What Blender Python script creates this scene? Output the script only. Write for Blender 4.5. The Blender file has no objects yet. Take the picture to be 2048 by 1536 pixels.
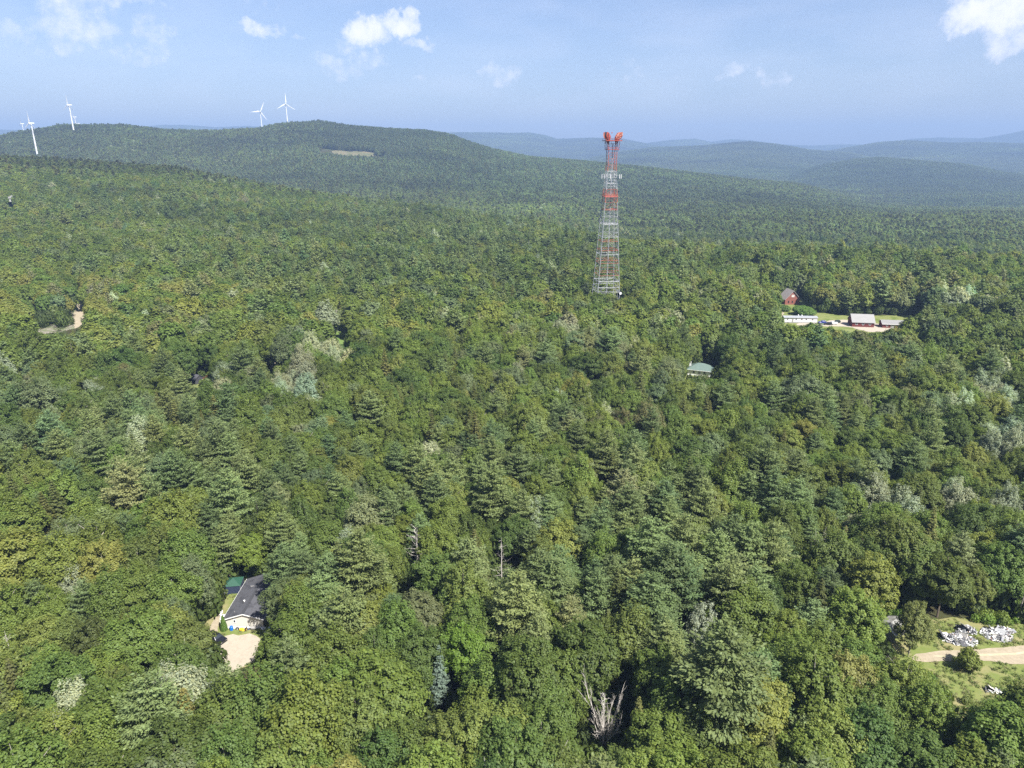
import bpy, bmesh, math, random
import numpy as np
from mathutils import Vector, Matrix, Euler
R = math.radians
C = bpy.context.scene.collection
SC = bpy.context.scene

# ------------------------------------------------------------------ camera
CAMZ = 97.0
PITCH = R(18.4)
FPX = 1409.0                      # focal length in pixels of the 2048 wide photo
cam = bpy.data.cameras.new("camera")
cam.sensor_width = 36.0
cam.lens = 36.0 * FPX / 2048.0
cam.clip_start = 1.0
cam.clip_end = 60000.0
camo = bpy.data.objects.new("camera", cam)
C.objects.link(camo)
camo.location = (0, 0, CAMZ)
camo.rotation_euler = (R(90) - PITCH, 0, 0)
SC.camera = camo

# ------------------------------------------------------------------ sun, sky, exposure
SUN_EL, SUN_AZ = 52.0, 138.0       # azimuth clockwise from +Y (the view direction)
sd = Vector((math.sin(R(SUN_AZ)) * math.cos(R(SUN_EL)), math.cos(R(SUN_AZ)) * math.cos(R(SUN_EL)), math.sin(R(SUN_EL))))
sl = bpy.data.lights.new("sun", 'SUN')
sl.energy = 5.0
sl.angle = R(0.6)
sl.color = (1.0, 0.97, 0.91)
so = bpy.data.objects.new("sun", sl)
C.objects.link(so)
so.rotation_euler = sd.to_track_quat('Z', 'Y').to_euler()
so.location = (0, 0, 600)

SC.view_settings.view_transform = 'Standard'
SC.view_settings.look = 'None'
SC.view_settings.gamma = 1.0
SC.view_settings.exposure = 1.4
SC.view_settings.use_curve_mapping = False
SC.cycles.max_bounces = 6
SC.cycles.diffuse_bounces = 4
SC.cycles.glossy_bounces = 1
SC.cycles.transmission_bounces = 3
SC.cycles.volume_bounces = 0
SC.cycles.transparent_max_bounces = 4
SC.cycles.use_denoising = False
SC.cycles.caustics_reflective = False
SC.cycles.caustics_refractive = False

def pix_dir(x, y):
    """world direction through a pixel of the 2048x1536 photograph (used for the bearings of hills and clouds)"""
    a = (x - 1024.0) / FPX
    b = -(y - 768.0) / FPX
    cp, sp = math.cos(PITCH), math.sin(PITCH)
    return np.array([a, cp + b * sp, -sp + b * cp])

def W(x, y, z=0.0):
    d = pix_dir(x, y)
    t = (z - CAMZ) / d[2]
    return np.array([d[0] * t, d[1] * t, z])

def proj(P):
    P = np.asarray(P, float)
    X, Y, Z = P[..., 0], P[..., 1], P[..., 2] - CAMZ
    cp, sp = math.cos(PITCH), math.sin(PITCH)
    dep = Y * cp - Z * sp
    up = Y * sp + Z * cp
    dep = np.where(dep < 1, 1, dep)
    return 1024 + FPX * X / dep, 768 - FPX * up / dep, dep

# world
world = bpy.data.worlds.new("World")
SC.world = world
world.use_nodes = True
nt = world.node_tree
for n in list(nt.nodes): nt.nodes.remove(n)
def N(t, typ, **kw):
    n = t.nodes.new(typ)
    for k, v in kw.items():
        setattr(n, k, v)
    return n
def L(t, a, b): t.links.new(a, b)
def math_node(t, op, a, b=None, clamp=False):
    n = t.nodes.new('ShaderNodeMath'); n.operation = op; n.use_clamp = clamp
    for i, v in enumerate((a, b)):
        if v is None: continue
        if isinstance(v, (int, float)): n.inputs[i].default_value = v
        else: t.links.new(v, n.inputs[i])
    return n.outputs[0]
sky = N(nt, 'ShaderNodeTexSky', sky_type='NISHITA')
sky.sun_disc = False
sky.sun_elevation = R(SUN_EL)
sky.sun_rotation = R(SUN_AZ)
sky.altitude = 200
sky.air_density = 1.0
sky.dust_density = 1.2
sky.ozone_density = 2.0
SKY_TINT = (1.03, 0.98, 1.08)
tint = N(nt, 'ShaderNodeMix', data_type='RGBA', blend_type='MULTIPLY'); tint.inputs['Factor'].default_value = 1
L(nt, sky.outputs[0], tint.inputs['A']); tint.inputs['B'].default_value = (*SKY_TINT, 1)
# clouds: soft puffs at their own bearings, edges broken by noise
tc = N(nt, 'ShaderNodeTexCoord')
nz = N(nt, 'ShaderNodeTexNoise'); nz.inputs['Scale'].default_value = 26; nz.inputs['Detail'].default_value = 7; nz.inputs['Roughness'].default_value = 0.62
L(nt, tc.outputs['Generated'], nz.inputs['Vector'])
nsub = N(nt, 'ShaderNodeVectorMath', operation='SUBTRACT'); L(nt, nz.outputs['Color'], nsub.inputs[0]); nsub.inputs[1].default_value = (.5, .5, .5)
nscl = N(nt, 'ShaderNodeVectorMath', operation='SCALE'); L(nt, nsub.outputs[0], nscl.inputs[0]); nscl.inputs['Scale'].default_value = 0.06
warp = N(nt, 'ShaderNodeVectorMath', operation='ADD'); L(nt, tc.outputs['Generated'], warp.inputs[0]); L(nt, nscl.outputs[0], warp.inputs[1])
CLOUDS = [  # x, y, half width, half height (photo pixels), strength
 (150, 40, 62, 40, .55), (120, 85, 30, 20, .45), (20, 80, 40, 30, .4), (310, 75, 30, 42, .42), (270, 112, 42, 15, .40), (335, 90, 30, 45, .25),
 (520, 52, 36, 14, .62), (735, 62, 40, 28, 1.0), (715, 85, 42, 14, .5), (800, 52, 30, 18, .85), (825, 36, 17, 18, .75), (845, 86, 32, 12, .6),
 (690, 128, 58, 22, .45), (745, 122, 26, 14, .4), (1003, 146, 40, 20, .5), (835, 155, 30, 12, .28), (1290, 150, 70, 26, .3), (1475, 140, 26, 14, .45),
 (1540, 156, 28, 12, .5), (1985, 22, 66, 34, 1.0), (2035, 70, 60, 30, .7), (1965, 50, 26, 34, .6), (230, 0, 90, 12, .45), (590, 72, 12, 6, .4),
 (60, 100, 30, 10, .35), (1750, 155, 60, 12, .16), (1420, 110, 40, 20, .14), (510, 4, 50, 10, .3), (-150, 60, 90, 40, .6), (-420, 90, 120, 40, .6), (2260, 40, 120, 50, .8), (2500, 120, 90, 30, .5)]
acc = None
for (cx, cy, hw, hh, st) in CLOUDS:
    d = pix_dir(cx, cy); d = d / np.linalg.norm(d)
    rt = np.array([d[1], -d[0], 0]); rt /= np.linalg.norm(rt)
    up = np.cross(rt, d)
    aw, ah = hw / FPX * 1.35, hh / FPX * 1.35
    dif = N(nt, 'ShaderNodeVectorMath', operation='SUBTRACT'); L(nt, warp.outputs[0], dif.inputs[0]); dif.inputs[1].default_value = tuple(d)
    def dot(v, s):
        n = N(nt, 'ShaderNodeVectorMath', operation='DOT_PRODUCT'); L(nt, dif.outputs[0], n.inputs[0]); n.inputs[1].default_value = tuple(v / s)
        return n.outputs['Value']
    a = dot(rt, aw); b = dot(up, ah)
    r2 = math_node(nt, 'ADD', math_node(nt, 'MULTIPLY', a, a), math_node(nt, 'MULTIPLY', b, b))
    dd = N(nt, 'ShaderNodeVectorMath', operation='DOT_PRODUCT'); L(nt, tc.outputs['Generated'], dd.inputs[0]); dd.inputs[1].default_value = tuple(d)
    front = math_node(nt, 'GREATER_THAN', dd.outputs['Value'], 0.3)
    m = N(nt, 'ShaderNodeMapRange', interpolation_type='SMOOTHSTEP'); L(nt, r2, m.inputs['Value'])
    m.inputs['From Min'].default_value = 1.15; m.inputs['From Max'].default_value = 0.0; m.inputs['To Min'].default_value = 0; m.inputs['To Max'].default_value = st
    v = math_node(nt, 'MULTIPLY', m.outputs[0], front)
    acc = v if acc is None else math_node(nt, 'MAXIMUM', acc, v)
nz2 = N(nt, 'ShaderNodeTexNoise'); nz2.inputs['Scale'].default_value = 60; nz2.inputs['Detail'].default_value = 6; nz2.inputs['Roughness'].default_value = 0.6
L(nt, tc.outputs['Generated'], nz2.inputs['Vector'])
mod = math_node(nt, 'MULTIPLY', math_node(nt, 'SUBTRACT', nz2.outputs['Fac'], .5), 1.1)
mr_ = N(nt, 'ShaderNodeMapRange', interpolation_type='SMOOTHSTEP'); L(nt, math_node(nt, 'ADD', acc, mod), mr_.inputs['Value'])
mr_.inputs['From Min'].default_value = .14; mr_.inputs['From Max'].default_value = 1.1; mr_.inputs['To Max'].default_value = .85
cl = math_node(nt, 'MULTIPLY', mr_.outputs[0], math_node(nt, 'MULTIPLY', acc, 6.0, clamp=True), clamp=True)
# thin veil of high cloud
mpv = N(nt, 'ShaderNodeMapping'); L(nt, tc.outputs['Generated'], mpv.inputs[0]); mpv.inputs['Scale'].default_value = (1, 1, 3.2)
nz3 = N(nt, 'ShaderNodeTexNoise'); nz3.inputs['Scale'].default_value = 7; nz3.inputs['Detail'].default_value = 5
L(nt, mpv.outputs[0], nz3.inputs['Vector'])
veil = N(nt, 'ShaderNodeMapRange'); L(nt, nz3.outputs['Fac'], veil.inputs['Value'])
veil.inputs['From Min'].default_value = .42; veil.inputs['From Max'].default_value = .8; veil.inputs['To Max'].default_value = .16
cl = math_node(nt, 'MAXIMUM', cl, veil.outputs[0])
cmix = N(nt, 'ShaderNodeMix', data_type='RGBA'); L(nt, cl, cmix.inputs['Factor']); L(nt, tint.outputs['Result'], cmix.inputs['A'])
cmix.inputs['B'].default_value = (9.2, 8.9, 9.4, 1)
bg = N(nt, 'ShaderNodeBackground'); bg.inputs['Strength'].default_value = 0.059
L(nt, cmix.outputs['Result'], bg.inputs['Color'])
wo = N(nt, 'ShaderNodeOutputWorld'); L(nt, bg.outputs[0], wo.inputs['Surface'])

# ------------------------------------------------------------------ helpers
def mesh_np(name, V, F, mats=(), mi=None, col=None, smooth=False):
    """V (n,3), F (m,k) all of one k, or list of arrays"""
    me = bpy.data.meshes.new(name)
    V = np.asarray(V, np.float32)
    if isinstance(F, np.ndarray): F = [F]
    F = [f for f in F if len(f)]
    nl = sum(f.size for f in F); nf = sum(len(f) for f in F)
    me.vertices.add(len(V)); me.vertices.foreach_set('co', V.ravel())
    me.loops.add(nl); me.polygons.add(nf)
    li = np.concatenate([f.ravel() for f in F]).astype(np.int32)
    lens = np.concatenate([np.full(len(f), f.shape[1], np.int32) for f in F])
    st = np.concatenate([[0], np.cumsum(lens)[:-1]]).astype(np.int32)
    me.loops.foreach_set('vertex_index', li)
    me.polygons.foreach_set('loop_start', st)
    if mi is not None: me.polygons.foreach_set('material_index', np.asarray(mi, np.int32))
    if smooth: me.polygons.foreach_set('use_smooth', np.ones(nf, bool))
    if col is not None:
        a = me.attributes.new('col', 'FLOAT_COLOR', 'FACE')
        c4 = np.ones((nf, 4), np.float32); c4[:, :3] = col
        a.data.foreach_set('color', c4.ravel())
    me.update()
    for m in mats: me.materials.append(m)
    return me

def link(name, me, parent=None, loc=None, **props):
    o = bpy.data.objects.new(name, me)
    C.objects.link(o)
    if parent is not None: o.parent = parent
    if loc is not None: o.location = loc
    for k, v in props.items(): o[k] = v
    return o

def thing(name, label, cat, loc=(0, 0, 0), rz=0.0, group=None):
    o = link(name, None, None, loc, label=label, category=cat)
    o.rotation_euler = (0, 0, rz)
    if group: o['group'] = group
    return o

class MB:
    """collects boxes, bars and tubes into one mesh"""
    def __init__(s): s.V = []; s.F = []; s.n = 0
    def add(s, V, F):
        V = np.asarray(V, float); s.V.append(V)
        for f in F: s.F.append([i + s.n for i in f])
        s.n += len(V); return s
    def box(s, x0, x1, y0, y1, z0, z1):
        V = [(x, y, z) for z in (z0, z1) for y in (y0, y1) for x in (x0, x1)]
        return s.add(V, [(0, 2, 3, 1), (4, 5, 7, 6), (0, 1, 5, 4), (2, 6, 7, 3), (0, 4, 6, 2), (1, 3, 7, 5)])
    def bar(s, a, b, w, h=None, n=4, w2=None):
        a = np.array(a, float); b = np.array(b, float); d = b - a; l = np.linalg.norm(d)
        if l < 1e-6: return s
        d /= l
        u = np.cross(d, (0, 0, 1.0))
        if np.linalg.norm(u) < 1e-3: u = np.array([1.0, 0, 0])
        u /= np.linalg.norm(u); v = np.cross(u, d)
        h = h or w; k = (w2 / w) if w2 else 1
        V = []
        for p, q in ((a, 1), (b, k)):
            for i in range(n):
                t = 2 * math.pi * (i + .5) / n
                V.append(p + u * math.cos(t) * w * q * .5 * (1.414 if n == 4 else 1) + v * math.sin(t) * h * q * .5 * (1.414 if n == 4 else 1))
        F = [(i, (i + 1) % n, n + (i + 1) % n, n + i) for i in range(n)]
        F += [tuple(range(n))[::-1], tuple(range(n, 2 * n))]
        return s.add(V, F)
    def lathe(s, prof, n=12, c=(0, 0, 0)):
        V = [(c[0] + r * math.cos(2 * math.pi * i / n), c[1] + r * math.sin(2 * math.pi * i / n), c[2] + z) for r, z in prof for i in range(n)]
        F = []
        for k in range(len(prof) - 1):
            for i in range(n):
                F.append((k * n + i, k * n + (i + 1) % n, (k + 1) * n + (i + 1) % n, (k + 1) * n + i))
        F.append(tuple(range(n))[::-1]); F.append(tuple((len(prof) - 1) * n + i for i in range(n)))
        return s.add(V, F)
    def mesh(s, name, mat, bevel=0):
        me = bpy.data.meshes.new(name)
        me.from_pydata([tuple(v) for v in np.concatenate(s.V)], [], s.F)
        me.update()
        if mat: me.materials.append(mat)
        return me
    def build(s, name, mat, parent=None, bevel=0, **props):
        o = link(name, s.mesh(name, mat), parent, **props)
        if bevel:
            m = o.modifiers.new('bevel', 'BEVEL'); m.width = bevel; m.segments = 2
        return o

# ------------------------------------------------------------------ materials
def new_mat(name):
    m = bpy.data.materials.new(name); m.use_nodes = True
    t = m.node_tree
    for n in list(t.nodes): t.nodes.remove(n)
    out = t.nodes.new('ShaderNodeOutputMaterial')
    return m, t, out
def surf(name, c1, c2=None, scale=3.0, rough=.75, detail=5, spec=.3, metal=0, bump=0.0, coords='Object', stretch=(1, 1, 1), c3=None, s3=.3):
    m, t, out = new_mat(name)
    p = t.nodes.new('ShaderNodeBsdfPrincipled'); L(t, p.outputs[0], out.inputs[0])
    p.inputs['Roughness'].default_value = rough; p.inputs['Specular IOR Level'].default_value = spec; p.inputs['Metallic'].default_value = metal
    if c2 is None: c2 = tuple(min(1, c * .8) for c in c1)
    tcn = t.nodes.new('ShaderNodeTexCoord'); mp = t.nodes.new('ShaderNodeMapping'); mp.inputs['Scale'].default_value = stretch
    L(t, tcn.outputs[coords], mp.inputs[0])
    nn = t.nodes.new('ShaderNodeTexNoise'); nn.inputs['Scale'].default_value = scale; nn.inputs['Detail'].default_value = detail; nn.inputs['Roughness'].default_value = .65
    L(t, mp.outputs[0], nn.inputs['Vector'])
    rp = t.nodes.new('ShaderNodeMapRange'); rp.inputs['From Min'].default_value = .32; rp.inputs['From Max'].default_value = .68; L(t, nn.outputs['Fac'], rp.inputs[0])
    mx = t.nodes.new('ShaderNodeMix'); mx.data_type = 'RGBA'; L(t, rp.outputs[0], mx.inputs['Factor'])
    mx.inputs['A'].default_value = (*c1, 1); mx.inputs['B'].default_value = (*c2, 1)
    res = mx.outputs['Result']
    if c3 is not None:
        n3 = t.nodes.new('ShaderNodeTexNoise'); n3.inputs['Scale'].default_value = s3; n3.inputs['Detail'].default_value = 4; L(t, tcn.outputs[coords], n3.inputs['Vector'])
        r3 = t.nodes.new('ShaderNodeMapRange'); r3.inputs['From Min'].default_value = .5; r3.inputs['From Max'].default_value = .62; L(t, n3.outputs['Fac'], r3.inputs[0])
        m3 = t.nodes.new('ShaderNodeMix'); m3.data_type = 'RGBA'; L(t, r3.outputs[0], m3.inputs['Factor']); L(t, res, m3.inputs['A']); m3.inputs['B'].default_value = (*c3, 1)
        res = m3.outputs['Result']
    L(t, res, p.inputs['Base Color'])
    if bump:
        b = t.nodes.new('ShaderNodeBump'); b.inputs['Strength'].default_value = 1; b.inputs['Distance'].default_value = bump
        L(t, nn.outputs['Fac'], b.inputs['Height']); L(t, b.outputs[0], p.inputs['Normal'])
    return m

def leaf_mat(name, trans=.28, gloss=.05, grough=.45, satvar=.12):
    m, t, out = new_mat(name)
    at = t.nodes.new('ShaderNodeAttribute'); at.attribute_type = 'INSTANCER'; at.attribute_name = 'tint'
    ac = t.nodes.new('ShaderNodeAttribute'); ac.attribute_type = 'GEOMETRY'; ac.attribute_name = 'col'
    mu = t.nodes.new('ShaderNodeMix'); mu.data_type = 'RGBA'; mu.blend_type = 'MULTIPLY'; mu.inputs['Factor'].default_value = 1
    L(t, at.outputs['Color'], mu.inputs['A']); L(t, ac.outputs['Color'], mu.inputs['B'])
    col = mu.outputs['Result']
    d = t.nodes.new('ShaderNodeBsdfDiffuse'); L(t, col, d.inputs['Color'])
    tr = t.nodes.new('ShaderNodeBsdfTranslucent')
    hs = t.nodes.new('ShaderNodeMix'); hs.data_type = 'RGBA'; hs.blend_type = 'MULTIPLY'; hs.inputs['Factor'].default_value = 1
    L(t, col, hs.inputs['A']); hs.inputs['B'].default_value = (1.45, 1.5, .6, 1)
    L(t, hs.outputs['Result'], tr.inputs['Color'])
    m1 = t.nodes.new('ShaderNodeMixShader'); m1.inputs[0].default_value = trans; L(t, d.outputs[0], m1.inputs[1]); L(t, tr.outputs[0], m1.inputs[2])
    g = t.nodes.new('ShaderNodeBsdfGlossy'); g.inputs['Roughness'].default_value = grough; g.inputs['Color'].default_value = (.9, .95, .9, 1)
    m2 = t.nodes.new('ShaderNodeMixShader'); m2.inputs[0].default_value = gloss; L(t, m1.outputs[0], m2.inputs[1]); L(t, g.outputs[0], m2.inputs[2])
    L(t, m2.outputs[0], out.inputs[0])
    return m
LEAF = leaf_mat('leaves', trans=.42, gloss=.015, grough=.6)
NEEDLE = leaf_mat('needles', trans=.3, gloss=.015, grough=.6)
BARK = surf('bark', (.16, .13, .10), (.09, .07, .055), scale=2.5, stretch=(1, 1, .3), rough=.95, spec=.1)
BARKG = surf('pale_bark', (.34, .31, .27), (.2, .18, .155), scale=3, stretch=(1, 1, .3), rough=.95, spec=.1)
DEADW = surf('dead_wood', (.52, .48, .44), (.36, .33, .29), scale=2, stretch=(1, 1, .3), rough=.95, spec=.1)

# ------------------------------------------------------------------ terrain
def vnoise(x, y, s, seed=0):
    """smooth value noise, vectorised, -1..1"""
    x = np.asarray(x, float) / s + seed * 17.13; y = np.asarray(y, float) / s + seed * 9.71
    xi = np.floor(x).astype(np.int64); yi = np.floor(y).astype(np.int64); fx = x - xi; fy = y - yi
    fx = fx * fx * (3 - 2 * fx); fy = fy * fy * (3 - 2 * fy)
    def h(a, b):
        v = np.sin(a * 127.1 + b * 311.7 + seed * 74.7) * 43758.5453
        return (v - np.floor(v)) * 2 - 1
    return (h(xi, yi) * (1 - fx) + h(xi + 1, yi) * fx) * (1 - fy) + (h(xi, yi + 1) * (1 - fx) + h(xi + 1, yi + 1) * fx) * fy
def fbm(x, y, s, seed=0, o=4):
    r = 0; a = 1; t = 0
    for i in range(o): r = r + a * vnoise(x, y, s / 2 ** i, seed + i); t += a; a *= .5
    return r / t

def bear(x, y):                                   # azimuth from +Y (radians) and slope of a photo bearing
    d = pix_dir(x, y); h = math.hypot(d[0], d[1])
    return math.atan2(d[0], d[1]), d[2] / h
# name: crest pixels, distance control (x->R), width front, width back, tree allowance
RIDGES = [
 dict(c=[(-500, 300), (-250, 305), (0, 316), (150, 324), (340, 337), (500, 368), (600, 386), (700, 401), (830, 417), (950, 440), (1060, 455)], R=[(-500, 1600), (0, 1500), (340, 1400), (600, 1230), (830, 1050), (1060, 820)], wf=620, wb=300, tr=14),
 dict(c=[(-700, 300), (-400, 290), (-100, 282), (0, 273), (60, 262), (130, 251), (250, 252), (330, 262), (430, 263), (520, 257), (560, 248), (640, 243), (700, 253), (760, 258), (850, 263), (900, 271), (930, 283), (980, 299), (1060, 316), (1150, 323), (1300, 338), (1420, 352), (1560, 368)], R=[(-700, 3000), (0, 2900), (1560, 2700)], wf=900, wb=700, tr=13),
 dict(c=[(1480, 385), (1540, 364), (1600, 344), (1650, 331), (1710, 320), (1760, 317), (1850, 324), (1930, 331), (2000, 345), (2100, 360), (2300, 372)], R=[(1480, 4500), (2300, 4700)], wf=760, wb=700, tr=12),
 dict(c=[(1080, 335), (1180, 318), (1230, 306), (1300, 297), (1400, 293), (1470, 286), (1500, 285), (1560, 291), (1620, 301), (1700, 307), (1800, 330)], R=[(1080, 6500), (1800, 6800)], wf=2000, wb=800, tr=12),
 dict(c=[(1560, 330), (1640, 306), (1700, 296), (1760, 286), (1810, 283), (1900, 288), (1960, 287), (2048, 289), (2200, 292), (2500, 300)], R=[(1560, 8000), (2500, 8200)], wf=1900, wb=700, tr=10),
 dict(c=[(760, 300), (860, 272), (905, 267), (1000, 268), (1060, 267), (1090, 272), (1115, 280), (1180, 277), (1240, 278), (1290, 288), (1360, 300), (1500, 310)], R=[(760, 9400), (1500, 9600)], wf=2200, wb=700, tr=10),
 dict(c=[(1180, 300), (1290, 288), (1340, 282), (1390, 279), (1430, 287), (1500, 300)], R=[(1180, 11000), (1500, 11000)], wf=900, wb=600, tr=8),
 dict(c=[(1300, 296), (1420, 286), (1460, 280), (1500, 282), (1560, 291), (1620, 293), (1680, 291), (1740, 291), (1800, 283), (1830, 279), (1880, 277), (1960, 279), (2000, 273), (2048, 263), (2130, 250), (2250, 262), (2500, 280)], R=[(1300, 12300), (2500, 12300)], wf=1100, wb=700, tr=5),
 dict(c=[(-600, 270), (-200, 262), (100, 262), (220, 250), (270, 258), (320, 252), (370, 252), (430, 257), (500, 254), (600, 262), (800, 275)], R=[(-600, 12000), (800, 12000)], wf=1000, wb=700, tr=5)]
for rg in RIDGES:
    az = []; zz = []; rr = []
    for (x, y) in rg['c']:
        a, s = bear(x, y); r = np.interp(x, [p[0] for p in rg['R']], [p[1] for p in rg['R']])
        az.append(a); zz.append(CAMZ + s * r - rg['tr']); rr.append(r)
    rg['az'] = np.array(az); rg['z'] = np.array(zz); rg['r'] = np.array(rr)

FLAT = [(-57, 131, 26), (150, 118, 60), (185, 425, 60), (52, 430, 20), (100, 321, 14)]   # clearings stay level
def terrain(x, y):
    x = np.asarray(x, float); y = np.asarray(y, float)
    r = np.hypot(x, y); az = np.arctan2(x, y)
    ax = 1024 + FPX * np.tan(np.clip(az, -1.2, 1.2))
    # the near plateau, then a long valley floor
    edge = np.interp(ax, [-300, 0, 600, 1000, 1200, 1600, 2048, 2500], [2200, 1900, 1300, 760, 690, 660, 640, 640])
    t = np.clip((r - edge) / 260, 0, 1); t = t * t * (3 - 2 * t)
    base = -42 * t
    t2 = np.clip((r - 4500) / 4000, 0, 1)
    base = base + 35 * t2
    t3 = np.clip((r - 1300) / 1800, 0, 1) * np.clip((az + .02) / .16, 0, 1)
    base = base - 52 * t3 * t3 * (3 - 2 * t3)
    flat = np.ones_like(r)
    for (fx, fy, fr) in FLAT:
        flat = np.minimum(flat, np.clip((np.hypot(x - fx, y - fy) - fr) / 50, 0, 1))
    base = base + flat * (fbm(x, y, 240, 3) * 10 * np.clip((r - 330) / 500, 0, 1) + fbm(x, y, 900, 5) * 12 * np.clip((r - 900) / 2500, 0, 1))
    out = base
    for k, rg in enumerate(RIDGES):
        cz = np.interp(az, rg['az'], rg['z']); cr = np.interp(az, rg['az'], rg['r'])
        cr = cr + fbm(x * 0 + az * 4000, az * 0, 500, 20 + k) * 120 * (cr > 2000)
        w = 0.12
        taper = np.clip((az - rg['az'][0] + w) / w, 0, 1) * np.clip((rg['az'][-1] + w - az) / w, 0, 1)
        taper = taper * taper * (3 - 2 * taper)
        u = (r - cr)
        p = np.where(u < 0, np.exp(-(u / rg['wf']) ** 2 * 1.3), np.exp(-(u / rg['wb']) ** 2 * 1.3)) * taper
        amp = np.maximum(cz - base, 0)
        rough = fbm(x, y, 600, 31 + k) * .10 * p * np.clip(np.abs(u) / 400, 0, 1) * amp
        h = base + amp * p + rough
        out = np.maximum(out, h) + 0
    # hills all round, outside the picture too
    side = np.clip((np.abs(az) - 0.95) / 0.3, 0, 1) * np.clip((r - 1200) / 2500, 0, 1)
    out = out + side * (60 + 70 * fbm(x, y, 2600, 41))
    return out
def tz(x, y): return float(terrain(np.array([x]), np.array([y]))[0])

FLOOR = surf('forest_floor', (.05, .055, .022), (.035, .028, .016), scale=.25, coords='Object', rough=1, spec=.05, detail=8, c3=(.04, .065, .02), s3=.05)
RMAX = 14200.0
azs = np.concatenate([np.linspace(-math.pi, -.95, 60)[:-1], np.linspace(-.95, .95, 330), np.linspace(.95, math.pi, 60)[1:]])
rads = np.concatenate([[0.5], np.arange(20, 700, 14), np.geomspace(700, RMAX, 190)])
A, RR = np.meshgrid(azs, rads, indexing='ij')
TX = RR * np.sin(A); TY = RR * np.cos(A)
TZ = terrain(TX, TY)
V = np.stack([TX, TY, TZ], -1).reshape(-1, 3)
na, nr = len(azs), len(rads)
ii, jj = np.meshgrid(np.arange(na - 1), np.arange(nr - 1), indexing='ij')
q = (ii * nr + jj).ravel()
F = np.stack([q, q + 1, q + nr + 1, q + nr], -1)[:, ::-1]
ter = link('ground_terrain', mesh_np('ground_terrain', V, F, [FLOOR], smooth=True), kind='structure',
           label='wooded ground rising to hills and a wide valley', )

# haze: one closed box of even air
hb = MB().box(-15000, 15000, -15000, 15000, -150, 560)
hm, ht, hout = new_mat('air')
pv = ht.nodes.new('ShaderNodeVolumePrincipled')
pv.inputs['Density'].default_value = 1.4e-4
pv.inputs['Color'].default_value = (.31, .455, .72, 1)
pv.inputs['Anisotropy'].default_value = 0.0
L(ht, pv.outputs[0], hout.inputs['Volume'])
hz = hb.build('haze', hm, kind='stuff', label='pale summer haze over the valley')

# ------------------------------------------------------------------ tree shapes
CVA = [1.0]
def rhombi(Cn, Nn, size, rng, aspect=1.0, along=None):
    """leaf tufts: a four-cornered leaf per centre; returns V, F"""
    n = len(Cn)
    Nn = Nn / (np.linalg.norm(Nn, axis=1, keepdims=True) + 1e-9)
    if along is None: along = rng.normal(size=(n, 3))
    U = along - (along * Nn).sum(1, keepdims=True) * Nn
    U /= (np.linalg.norm(U, axis=1, keepdims=True) + 1e-9)
    Vv = np.cross(Nn, U)
    s = size * rng.uniform(.6, 1.35, (n, 1))
    k = rng.uniform(.1, .35, (n, 1))
    P = np.stack([Cn - U * s * .5, Cn - Vv * s * .5 * aspect + U * s * (k - .3), Cn + U * s * .5 + Nn * s * .1, Cn + Vv * s * .5 * aspect + U * s * (k - .3)], 1)
    return P.reshape(-1, 3), np.arange(n * 4).reshape(n, 4)

def trunk_mesh(H, r0, rng, limbs, cr, base):
    mb = MB()
    pts = [np.array([0, 0, -1.0])]
    k = 5
    for i in range(1, k + 1):
        pts.append(np.array([rng.normal() * .12 * i / k * 2, rng.normal() * .12 * i / k * 2, H * i / k]))
    for i in range(k):
        mb.bar(pts[i], pts[i + 1], 2 * r0 * (1 - i / (k + .6)), n=6, w2=2 * r0 * (1 - (i + 1) / (k + .6)))
    for j in range(limbs):
        z = rng.uniform(base, H * .85); a = rng.uniform(0, 2 * math.pi); l = cr * rng.uniform(.5, .95) * (1.15 - z / H * .6)
        a0 = np.array([0, 0, z]); b0 = a0 + np.array([math.cos(a) * l * .5, math.sin(a) * l * .5, l * .32]); c0 = b0 + np.array([math.cos(a + .3) * l * .5, math.sin(a + .3) * l * .5, l * .5])
        mb.bar(a0, b0, r0 * .7, n=4, w2=r0 * .45); mb.bar(b0, c0, r0 * .45, n=4, w2=r0 * .15)
    return mb

def colvar(n, rng, clump=None, amp=.28, warm=.12):
    amp *= CVA[0]; warm *= CVA[0]
    if clump is not None: clump = 1 + (clump - 1) * CVA[0]
    g = 1 + rng.uniform(-amp, amp, (n, 1))
    if clump is not None: g = g * clump
    w = rng.uniform(-warm, warm, (n, 1))
    return np.clip(np.concatenate([g * (1 + w), g * (1 + w * .4), g * (1 - w)], 1), 0, 2)

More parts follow.
